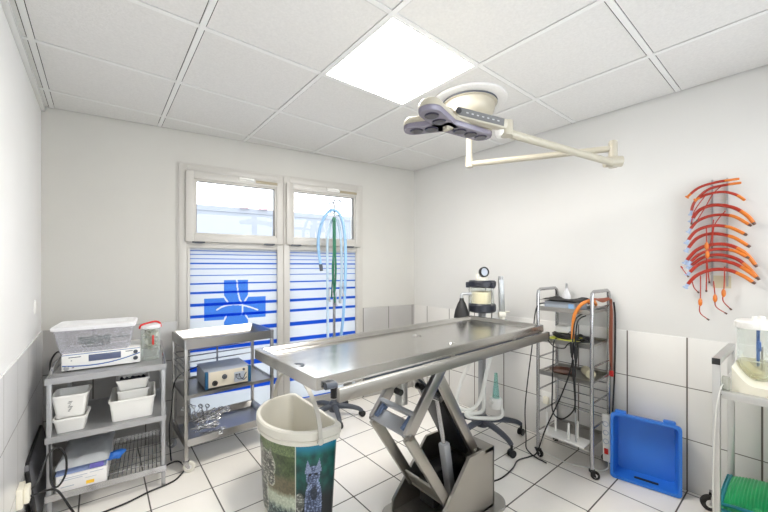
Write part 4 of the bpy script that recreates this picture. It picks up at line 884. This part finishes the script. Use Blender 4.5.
mb = MB(); T = Matrix.Rotation(math.radians(-3), 4, 'X') @ Matrix.Rotation(math.radians(5), 4, 'Y'); mb.b2((-.022, -.024, 0), (.022, .024, .30), .008, T=T); mb.obj('strip_body', M['whitep'], ps)
mb = MB(); mb.b2((-.026, -.012, .05), (-.020, .012, .085), .002, T=T); mb.obj('switch', M['red'], ps)
for k in range(3):
    mb = MB(); mb.lathe([(.017, 0), (.017, .003), (.013, .003), (.012, -.004), (0, -.004)], n=18, T=T @ Matrix.Translation((-.022, 0, .13 + k * .055)) @ Matrix.Rotation(-PI / 2, 4, 'Y')); mb.obj('outlet', M['panel_grey'], ps)
mb = MB(); mb.tube([(2.588, .846, .066), (2.58, .84, .03), (2.55, .87, .006), (2.52, .93, .006), (2.47, 1.03, .006), (2.47, 1.12, .006), (2.50, 1.24, .006), (2.60, 1.29, .02), (2.69, 1.305, .10), (2.71, 1.312, .27)], .0045, 8, res=6); single(mb, 'white_lead', M['hosewhite'], 'white lead on the floor below the tall trolley', 'cable', (2.52, .93, 0))
ou = thing('wall_outlet', 'white wall outlet on the right wall tiles behind the tall trolley', 'socket', (XR - .008, 1.312, .315))
mb = MB(); mb.b2((-.012, -.045, -.045), (0, .045, .045), .004); mb.obj('plate', M['whitep'], ou)
mb = MB(); mb.b2((-.040, -.02, -.045), (-.012, .02, .01), .006); mb.obj('plug', M['ivory'], ou)

# ------------------------------------------------------------------ blue crate leaning on the right wall
CA = math.atan2(-.325, .065)      # along its bottom edge
ct = thing('plastic_crate', 'blue plastic crate leaning on its side against the right wall', 'crate', (2.528, .812, .006), CA)
Wc, Hc, Dc = .346, .405, .108
lean = Matrix.Rotation(math.radians(-2.2), 4, 'X')
# local: x along the bottom edge, y away from the room, z up; open side towards -y
def crr(e, y): return [(x, y, z) for x, z in rrect(e, e, Wc - e, Hc - e, .022, 5)]
mb = MB(); mb.loft([crr(-.002, -.004), crr(-.002, .012), crr(.010, .012), crr(.024, Dc), ], cap0=False, cap1=True, T=lean)
mb.loft([crr(-.002, -.004), crr(.014, -.004), crr(.030, Dc - .004)], cap0=False, cap1=True, T=lean)
body = mb.obj('crate_body', M['bluecrate'], ct)
T = lean
for x in (.03, Wc - .075):
    mb = MB(); mb.b2((x - .01, .0, Hc - .006), (x + .05, .035, Hc + .018), .008, T=T); mb.obj('stacking_lug', M['bluecrate'], ct)
mb = MB(); mb.b2((.120, .030, .0195), (.240, .052, .0245), .002, T=T); mb.obj('hand_slot', M['black'], ct)

# ------------------------------------------------------------------ rack of endotracheal tubes on the right wall
rk = thing('tube_rack', 'slim metal double rail screwed to the right wall holding red tubes', 'rack', (XR, .33, 1.24))
for y in (.362, .300):
    mb = MB(); mb.b2((-.010, y - .33 - .004, -.01), (-.003, y - .33 + .004, .60), .001)
    for k in range(12): mb.cyl((-.012, y - .33, .055 + k * .046), (-.050, y - .33, .058 + k * .046), .0022, n=6)
    mb.obj('rail', M['greymetal'], rk)
mb = MB(); mb.b2((-.004, -.045, -.02), (0, .03, .05)); mb.obj('backing_plate', M['khaki'], rk)
ARCS=[[(0.461, 1.756), (0.412, 1.799), (0.338, 1.816), (0.248, 1.818)], [(0.448, 1.651), (0.431, 1.717), (0.374, 1.779), (0.302, 1.793), (0.24, 1.794)], [(0.418, 1.732), (0.374, 1.752), (0.314, 1.756), (0.262, 1.733), (0.226, 1.696)], [(0.448, 1.608), (0.412, 1.667), (0.35, 1.689), (0.274, 1.666), (0.221, 1.617), (0.195, 1.572)], [(0.457, 1.548), (0.418, 1.605), (0.35, 1.631), (0.274, 1.618), (0.21, 1.564)], [(0.467, 1.48), (0.425, 1.546), (0.362, 1.571), (0.291, 1.56), (0.226, 1.515)], [(0.47, 1.432), (0.425, 1.503), (0.362, 1.528), (0.279, 1.506), (0.215, 1.452)], [(0.477, 1.359), (0.425, 1.435), (0.362, 1.465), (0.291, 1.461), (0.229, 1.418), (0.187, 1.348)], [(0.456, 1.359), (0.412, 1.41), (0.35, 1.438), (0.274, 1.43), (0.218, 1.392)], [(0.461, 1.333), (0.399, 1.392), (0.332, 1.408), (0.262, 1.385), (0.213, 1.334), (0.18, 1.28)], [(0.464, 1.293), (0.412, 1.355), (0.35, 1.378), (0.274, 1.361), (0.218, 1.319), (0.183, 1.283)], [(0.47, 1.221), (0.425, 1.287), (0.362, 1.322), (0.291, 1.323), (0.234, 1.292), (0.195, 1.258)]]
HANG=[[(0.404, 1.291), (0.404, 1.157), (0.407, 1.081), (0.376, 1.046)], [(0.349, 1.26), (0.343, 1.178), (0.34, 1.12), (0.304, 1.088)], [(0.304, 1.342), (0.307, 1.212), (0.311, 1.155), (0.284, 1.114)], [(0.379, 1.575), (0.378, 1.458), (0.379, 1.209)], [(0.482, 1.333), (0.491, 1.342), (0.462, 1.29)], [(0.443, 1.274), (0.433, 1.223), (0.417, 1.198)], [(0.349, 1.605), (0.361, 1.474), (0.376, 1.392), (0.367, 1.259)], [(0.301, 1.649), (0.331, 1.604), (0.349, 1.556), (0.355, 1.457)], [(0.385, 1.743), (0.43, 1.665), (0.443, 1.598)], [(0.307, 1.795), (0.349, 1.754), (0.385, 1.676), (0.417, 1.612)]]
def cat(P_, res):
    Q = []
    for i in range(len(P_) - 1):
        g = lambda k: P_[max(0, min(len(P_) - 1, k))]; a, b, c, d = g(i - 1), g(i), g(i + 1), g(i + 2)
        for k in range(res): t_ = k / res; Q.append(.5 * ((2 * b) + (c - a) * t_ + (2 * a - 5 * b + 4 * c - d) * t_ * t_ + (3 * b - a - 3 * c + d) * t_ ** 3))
    return Q + [P_[-1]]
ORD = ['topmost', 'second from top', 'third from top', 'fourth from top', 'fifth from top', 'sixth from top', 'seventh from top', 'fifth from bottom', 'fourth from bottom', 'third from bottom', 'second from bottom', 'lowest']
for k, A in enumerate(ARCS):
    xx = 2.688 - .006 * (k % 3); Q = cat([Vector((xx - .0, y, z)) for y, z in A], 6); base = Q[len(Q) // 2]; n = len(Q)
    r = .0072 if k < 3 else .0082 + .0004 * (k % 4)
    tt = thing('tracheal_tube', 'red tube with orange tip, %s on the wall rack' % ORD[k], 'tube', tuple(base), 0, 'red tubes on the wall rack')
    c1 = int(n * (.70 if k > 2 else .78)); mb = MB(); mb.tube(Q[2:c1 + 1], r, 10); mb.obj('tube', M['tubered'], tt, off=base)
    mb = MB(); mb.tube(Q[c1:], [r] * (n - c1 - 1) + [r * .8], 10); tip = mb.obj('tip', M['tubeorange'], tt, off=base)
    if k > 2:
        d = (Q[-1] - Q[-2]).normalized(); mb = MB(); mb.cyl(Q[-1] - d * .004, Q[-1] + d * .010, r * .95, r * .7, n=10); mb.obj('tip_end', M['dish'], tip, off=base)
    mb = MB(); d = (Q[0] - Q[2]).normalized(); mb.cyl(Q[2], Q[2] + d * .028, r * .95, n=10); mb.cyl(Q[2] + d * .02, Q[2] + d * .028, r * 1.5, n=10); mb.obj('connector', M['tubeorange'] if k in (0, 2) else M['paleblue'], tt, off=base)
HL = ['hanging left with an orange bulb', 'hanging in the middle with an orange bulb', 'hanging right with an orange bulb', 'running straight down beside the left rail', 'sticking out at the left edge', 'hooked below the lowest left connector', 'winding down between the two rails', 'slanting from the right rail', 'at the upper left of the arches', 'slanting down from the top right']
for k, A in enumerate(HANG):
    Q = cat([Vector((2.672, y, z)) for y, z in A], 5); base = Q[0]
    tt = thing('inflation_line', 'thin red cuff line %s on the tube rack' % HL[k], 'tube', tuple(base), 0, 'thin red lines on the tube rack')
    mb = MB(); mb.tube(Q, .0026, 6); mb.obj('line', M['tubered'], tt, off=base)
    if k < 3 or k in (3, 6):
        i = {0: 6, 1: 6, 2: 6, 3: 5, 6: 9}[k]; c = Q[i]; mb = MB(); mb.tube([c + Vector((0, 0, .022)), c + Vector((0, 0, .012)), c, c - Vector((0, 0, .012)), c - Vector((0, 0, .022))], [.004, .009, .010, .009, .004], 10); mb.obj('pilot_balloon', M['tubeorange'], tt, off=base)
    mb = MB(); d = (Q[-1] - Q[-2]).normalized(); mb.cyl(Q[-1], Q[-1] + d * .012, .0045, n=8); mb.obj('valve', M['dish'], tt, off=base)

# ------------------------------------------------------------------ right-hand aluminium trolley
RC = Vector((2.16, .272, 0))
rc = thing('equipment_trolley', 'square tube aluminium trolley at the right edge of the room', 'trolley', RC)
RW, RL = .45, .62
for y, nm in ((0, 0), (-RL, 1)):
    for x in (0, RW):
        mb = MB(); mb.box((x, y, .515), (.026, .026, .80), .002); mb.obj('leg', M['alu'], rc)
    mb = MB(); mb.b2((-.014, y - .014, .903), (RW + .014, y + .014, .931), .002); hr = mb.obj('top_rail', M['alu'], rc)
    mb = MB(); mb.b2((-.018, y - .014, .903), (-.0135, y + .014, .931)); mb.obj('end_cap', M['black'], hr)
for z in (.785, .15):
    mb = MB(); mb.b2((.02, -RL, z - .003), (RW - .02, 0, z)); mb.b2((-.016, -RL + .018, z - .028), (.018, -.018, z + .004), .003); mb.b2((RW - .018, -RL + .018, z - .028), (RW + .016, -.018, z + .004), .003)
    mb.obj('shelf', M['alu'], rc)
for x, y, a in ((0, 0, 2.2), (RW, 0, 2.0), (0, -RL, 1.), (RW, -RL, .3)):
    caster(rc, (x + (.0), y + (.065 if (x > 0 and y == 0) else 0), .115), .043, .024, a, M['chrome'], M['rubber'])
def L4(x, y, z=0): return RC + Vector((x, y, z))
ch = thing('jar_holder', 'cream plastic tray cradling the clear jar on the right trolley', 'tray', L4(.03, -.045, .786))
mb = MB()
def cradle(u, v):
    x = u * .38; y = -v * .42; e_ = min(1, abs(v - .30) / .30) if v < .3 else min(1, (v - .3) / .7)
    z = .035 + .075 * (max(0, 1 - v / .16)) ** 1.6 + .03 * max(0, (v - .8) / .2) ** 2
    return (x, y, z)
mb.grid(10, 40, cradle); mb.grid(2, 2, lambda u, v: (u * .38, -v * .42, 0))
for u in (0, .38):
    top_ = [(u, -v / 39 * .42, cradle(0, v / 39)[2]) for v in range(40)]; bot = [(u, -v / 39 * .42, 0) for v in range(40)]
    mb.add(top_ + bot, [(i, i + 1, 41 + i, 40 + i) for i in range(39)])
for v in (0, 1): mb.add([(0, -v * .42, 0), (.38, -v * .42, 0), (.38, -v * .42, cradle(1, v)[2]), (0, -v * .42, cradle(0, v)[2])], [(0, 1, 2, 3)])
mb.obj('tray_body', M['ivory'], ch)
sj = thing('suction_jar', 'clear suction jar with white lid on the right trolley', 'jar', L4(.20, -.105, .822))
mb = MB(); mb.lathe([(0, 0), (.045, .0), (.056, .012), (.060, .03), (.060, .235), (.057, .235), (.057, .03), (.053, .015), (0, .006)], n=40); mb.obj('glass', M['clear'], sj)
mb = MB(); mb.lathe([(0, .008), (.05, .012), (.0555, .03), (.0555, .085), (0, .085)], n=36); mb.obj('fluid', M['fluid'], sj)
mb = MB(); mb.lathe([(.050, .234), (.066, .234), (.068, .24), (.068, .262), (.062, .270), (.04, .274), (0, .274)], n=40); mb.cyl((-.03, 0, .27), (-.03, 0, .292), .009, n=12); mb.cyl((.02, -.02, .27), (.02, -.02, .29), .012, n=12)
for k in range(20): a = k * PI / 10; mb.box((.068 * math.cos(a), .068 * math.sin(a), .25), (.004, .004, .018))
mb.obj('lid', M['whitep'], sj)
mb = MB(); mb.cyl((.0, -.01, .06), (.0, -.01, .235), .006, n=10); mb.b2((-.01, -.02, .13), (.008, -.004, .175), .003); mb.obj('float_valve', M['bluestripe'], sj)
mb = MB()
for k in range(7): mb.b2((-.0606 - .0, -.03, .05 + k * .022), (-.0600, -.015 + (.008 if k % 2 == 0 else 0), .0515 + k * .022), T=Matrix.Rotation(.55, 4, 'Z'))
mb.obj('scale_marks', M['panel_grey'], sj)
mb = MB(); mb.tube([L4(.03, -.03, .80), L4(.0, -.020, .815), L4(-.022, -.012, .78), L4(-.024, -.002, .70), L4(-.026, .006, .50), L4(-.027, .008, .30), L4(-.026, .002, .15), L4(-.04, .02, .03)], .0026, 8, res=6); single(mb, 'white_lead', M['hosewhite'], 'white lead running down the front leg of the right trolley', 'cable', tuple(L4(-.05, .02, .02)))
mb = MB(); mb.b2((.0, .0, 0), (.10, .12, .03), .01); o = single(mb, 'clear_pouch', M['packet'], 'small clear pouch at the corner of the right trolley top', 'pouch', (0, 0, 0)); o.location = L4(.075, -.045, .786)
o.location = L4(.005, -.044, .790); o.scale = (.22, .24, 2.0)
# green ribbed basket on the lower shelf
gbk = thing('ribbed_basket', 'green ribbed plastic basket with teal edge on the right trolley lower shelf', 'basket', L4(.075, .012, .152))
mb = MB(); rb = []
def ribring(e, z, x0=-.05, y0=-.50, x1=.34, y1=.0):
    out = []; per = [(x0 + e, y1 - e), (x1 - e, y1 - e), (x1 - e, y0 + e), (x0 + e, y0 + e)]
    for (ax, ay), (bx, by) in zip(per, per[1:] + per[:1]):
        nn = 60
        dx, dy = bx - ax, by - ay; l_ = math.hypot(dx, dy)
        for k in range(nn): t_ = k / nn; w = .0035 * math.sin(k * 2 * PI / 5) * (0 if k in (0,) else 1); out.append((ax + dx * t_ + dy / l_ * -w, ay + dy * t_ + dx / l_ * w, z))
    return out
mb.loft([ribring(.05, .0), ribring(.005, .085), ribring(.012, .085), ribring(.057, .006)]); mb.obj('basket_body', M['greenbag'], gbk)
mb = MB(); mb.tube([(-.046, -.004, .087), (.336, -.004, .087), (.336, -.496, .087), (-.046, -.496, .087)], .008, 8, closed=True); mz = lambda u, v: (-.03 + u * .35, -.015 - v * .47, .092 + .085 * (max(0, math.sin(PI * u) * math.sin(PI * v))) ** .35)
mb.tube([mz(.02 + .96 * k / 20, .012) for k in range(21)], .007, 8); mb.tube([mz(.012, .02 + .96 * k / 20) for k in range(21)], .007, 8); mb.obj('edging', M['teal'], gbk)
mb = MB()
mb.grid(24, 240, lambda u, v: (-.03 + u * .35, -.015 - v * .47, .088 + .085 * (math.sin(PI * u) * math.sin(PI * v)) ** .35 + .0022 * math.sin(v * 250))); mb.grid(2, 2, lambda u, v: (-.03 + u * .35, -.015 - v * .47, .07))
o = mb.obj('folded_mat', M['greenbag'], loc=gbk.location, ang=60); tag(o, 'folded green ribbed mat filling the green basket', 'mat')

# ------------------------------------------------------------------ surgical lamp
SLP = Vector((1.840, 1.390, HC))
sl = thing('surgical_light', 'cream ceiling mounted surgical lamp on a folding double arm', 'lamp', SLP)
mb = MB(); mb.lathe([(0, .001), (.232, .001), (.232, -.010), (.222, -.014), (.17, -.014), (0, -.014)], n=56); mb.obj('ceiling_plate', M['ceil'], sl)
mb = MB(); mb.lathe([(.170, -.010), (.172, -.030), (.160, -.034), (.158, -.040), (.158, -.055), (.150, -.085), (.125, -.115), (.085, -.130), (.04, -.134), (0, -.134)], n=48); mb.obj('canopy', M['cream'], sl)
mb = MB(); mb.lathe([(.1735, -.016), (.1735, -.026)], n=48); mb.obj('canopy_gap', M['charcoal'], sl)
mb = MB(); mb.cyl((0, 0, -.12), (0, 0, -.42), .020, n=24); mb.cyl((0, 0, -.425), (0, 0, -.36), .024, n=24); mb.obj('drop_tube', M['cream'], sl)
def sw_(x, y, z): return Vector((x, y, z)) - SLP
EL = Vector((2.195, .693, 1.993))
mb = MB(); a = sw_(1.84, 1.39, 1.998); b = sw_(*EL); mb.cyl(a, b, .0175, n=20); mb.obj('fixed_arm', M['cream'], sl)
mb = MB(); mb.cyl(sw_(EL.x, EL.y, 1.888), sw_(EL.x, EL.y, 2.026), .022, n=24); mb.cyl(sw_(EL.x, EL.y, 2.026), sw_(EL.x, EL.y, 2.034), .020, n=24)
dirr = Vector((-.775, .632, 0)) * .5 + Vector((-.5, -.6, 0)); mb.cyl(sw_(EL.x + .02, EL.y - .035, 1.918), sw_(EL.x - .035, EL.y + .03, 1.918), .029, n=24); mb.obj('elbow', M['cream'], sl)
KNU = Vector((1.386, .870, 1.942))
mb = MB(); mb.cyl(sw_(EL.x - .02, EL.y, 1.912), sw_(*KNU), .0185, n=20); mb.obj('spring_arm', M['cream'], sl)
mb = MB(); mb.lathe([(0, -.024), (.022, -.024), (.029, -.014), (.029, .014), (.022, .024), (0, .024)], n=24, T=Matrix.Translation(sw_(*KNU))); mb.obj('knuckle', M['whitep'], sl)
H0 = Vector((1.160, .955, 1.992)); H1 = Vector((1.392, .850, 1.962))
mb = MB(); mb.bar(sw_(*H0), sw_(*H1), .048, .048, bev=.014); mb.cyl(sw_(*H1) - Vector((0, 0, .045)), sw_(*H1) + Vector((0, 0, .02)), .026); hd = mb.obj('control_arm', M['cream'], sl)
dv_ = (H1 - H0).normalized(); nrm = Vector((-dv_.y, dv_.x, 0)); nrm = -nrm if nrm.dot(Vector((-.6, -.75, 0))) < 0 else nrm
mb = MB(); p0 = H0 + dv_ * .012; p1_ = H1 - dv_ * .03; q0 = p0 + nrm * .0245; q1 = p1_ + nrm * .0245; mb.bar(sw_(*q0), sw_(*q1), .002, .032); mb.obj('key_panel', M['darkpanel'], hd)
mb = MB(); mb.cyl(sw_(*(H0 + nrm * .024 + dv_ * .008)), sw_(*(H0 + nrm * .029 + dv_ * .008)), .013, n=16)
mb.obj('knob', M['black'], hd)
mb = MB()
for k in range(7): c = q0.lerp(q1, .18 + k * .115) + nrm * .0012; mb.bar(sw_(*(c - dv_ * .006)), sw_(*(c + dv_ * .004)), .001, .005)
mb.obj('key_symbols', M['greymetal'], hd)
HCN = Vector((1.145, .986, 1.958))
mb = MB(); mb.b2(sw_(*(HCN + Vector((.0, -.0, .0)))) - Vector((.014, .02, .03)), sw_(*HCN) + Vector((.03, .012, .06)), .008); mb.bar(sw_(*H0), sw_(*(HCN + Vector((.01, 0, .03)))), .035, .03, bev=.006); mb.cyl(sw_(*HCN) - Vector((0, 0, .035)), sw_(*HCN), .014, n=16); mb.obj('yoke', M['cream'], sl)
hz = sw_(*HCN)
shell = MB(); cover = MB(); lens = []
for vx, vy, ln in ((-.158, .05, .185), (.22, .14, .265), (-.13, -.20, .20)):
    dd = (cR * vx + cF * vy); dd.normalize(); sd = Vector((-dd.y, dd.x, 0)); w = .048
    def outl(e, z, l=ln): 
        out = [];
        for k in range(13): a = -PI / 2 + PI * k / 12; out.append(hz + dd * (l - w + (w - e) * math.cos(a)) + sd * ((w - e) * math.sin(a)) + Vector((0, 0, z)))
        out.append(hz - dd * .03 + sd * (w - e) + Vector((0, 0, z))); out.append(hz - dd * .03 - sd * (w - e) + Vector((0, 0, z))); return out
    shell.loft([outl(.0, -.002), outl(0, .012), outl(.010, .028), outl(.028, .034)])
    cover.loft([outl(.004, -.022), outl(.0005, -.015), outl(.0005, -.003)])
    for f in (.34, .62, .90) if ln > .22 else (.42, .85): lens.append(hz + dd * (ln - w) * f / .9 * .98)
ls = shell.obj('lamp_head', M['cream'], sl); cv = cover.obj('lens_cover', M['lilac'], ls)
for p in lens:
    mb = MB(); mb.lathe([(0, -.005), (.025, -.005), (.029, -.002), (.029, .004), (0, .004)], (p.x, p.y, p.z - .022), n=24); mb.obj('lens', M['lens'], cv)

# ------------------------------------------------------------------ light, world, camera
wd = bpy.data.worlds.new('sky'); SC.world = wd; wd.use_nodes = True; bg = wd.node_tree.nodes['Background']; bg.inputs[0].default_value = (.90, .95, 1, 1); bg.inputs[1].default_value = 4.2
cam = bpy.data.cameras.new('camera'); co = bpy.data.objects.new('camera', cam); COL.objects.link(co)
co.location = (0, 0, 1.345); co.rotation_euler = (PI / 2, 0, -math.radians(39.2)); cam.sensor_width = 36; cam.lens = 349 / 768 * 36; cam.shift_y = 10 / 768; cam.clip_start = .02
SC.camera = co
SC.view_settings.view_transform = 'Standard'; SC.view_settings.look = 'None'; SC.view_settings.gamma = 1; SC.view_settings.exposure = .50; SC.view_settings.use_curve_mapping = False
SC.cycles.use_denoising = True; SC.cycles.max_bounces = 14; SC.cycles.diffuse_bounces = 8; SC.cycles.glossy_bounces = 6; SC.cycles.transparent_max_bounces = 16; SC.cycles.sample_clamp_indirect = 6
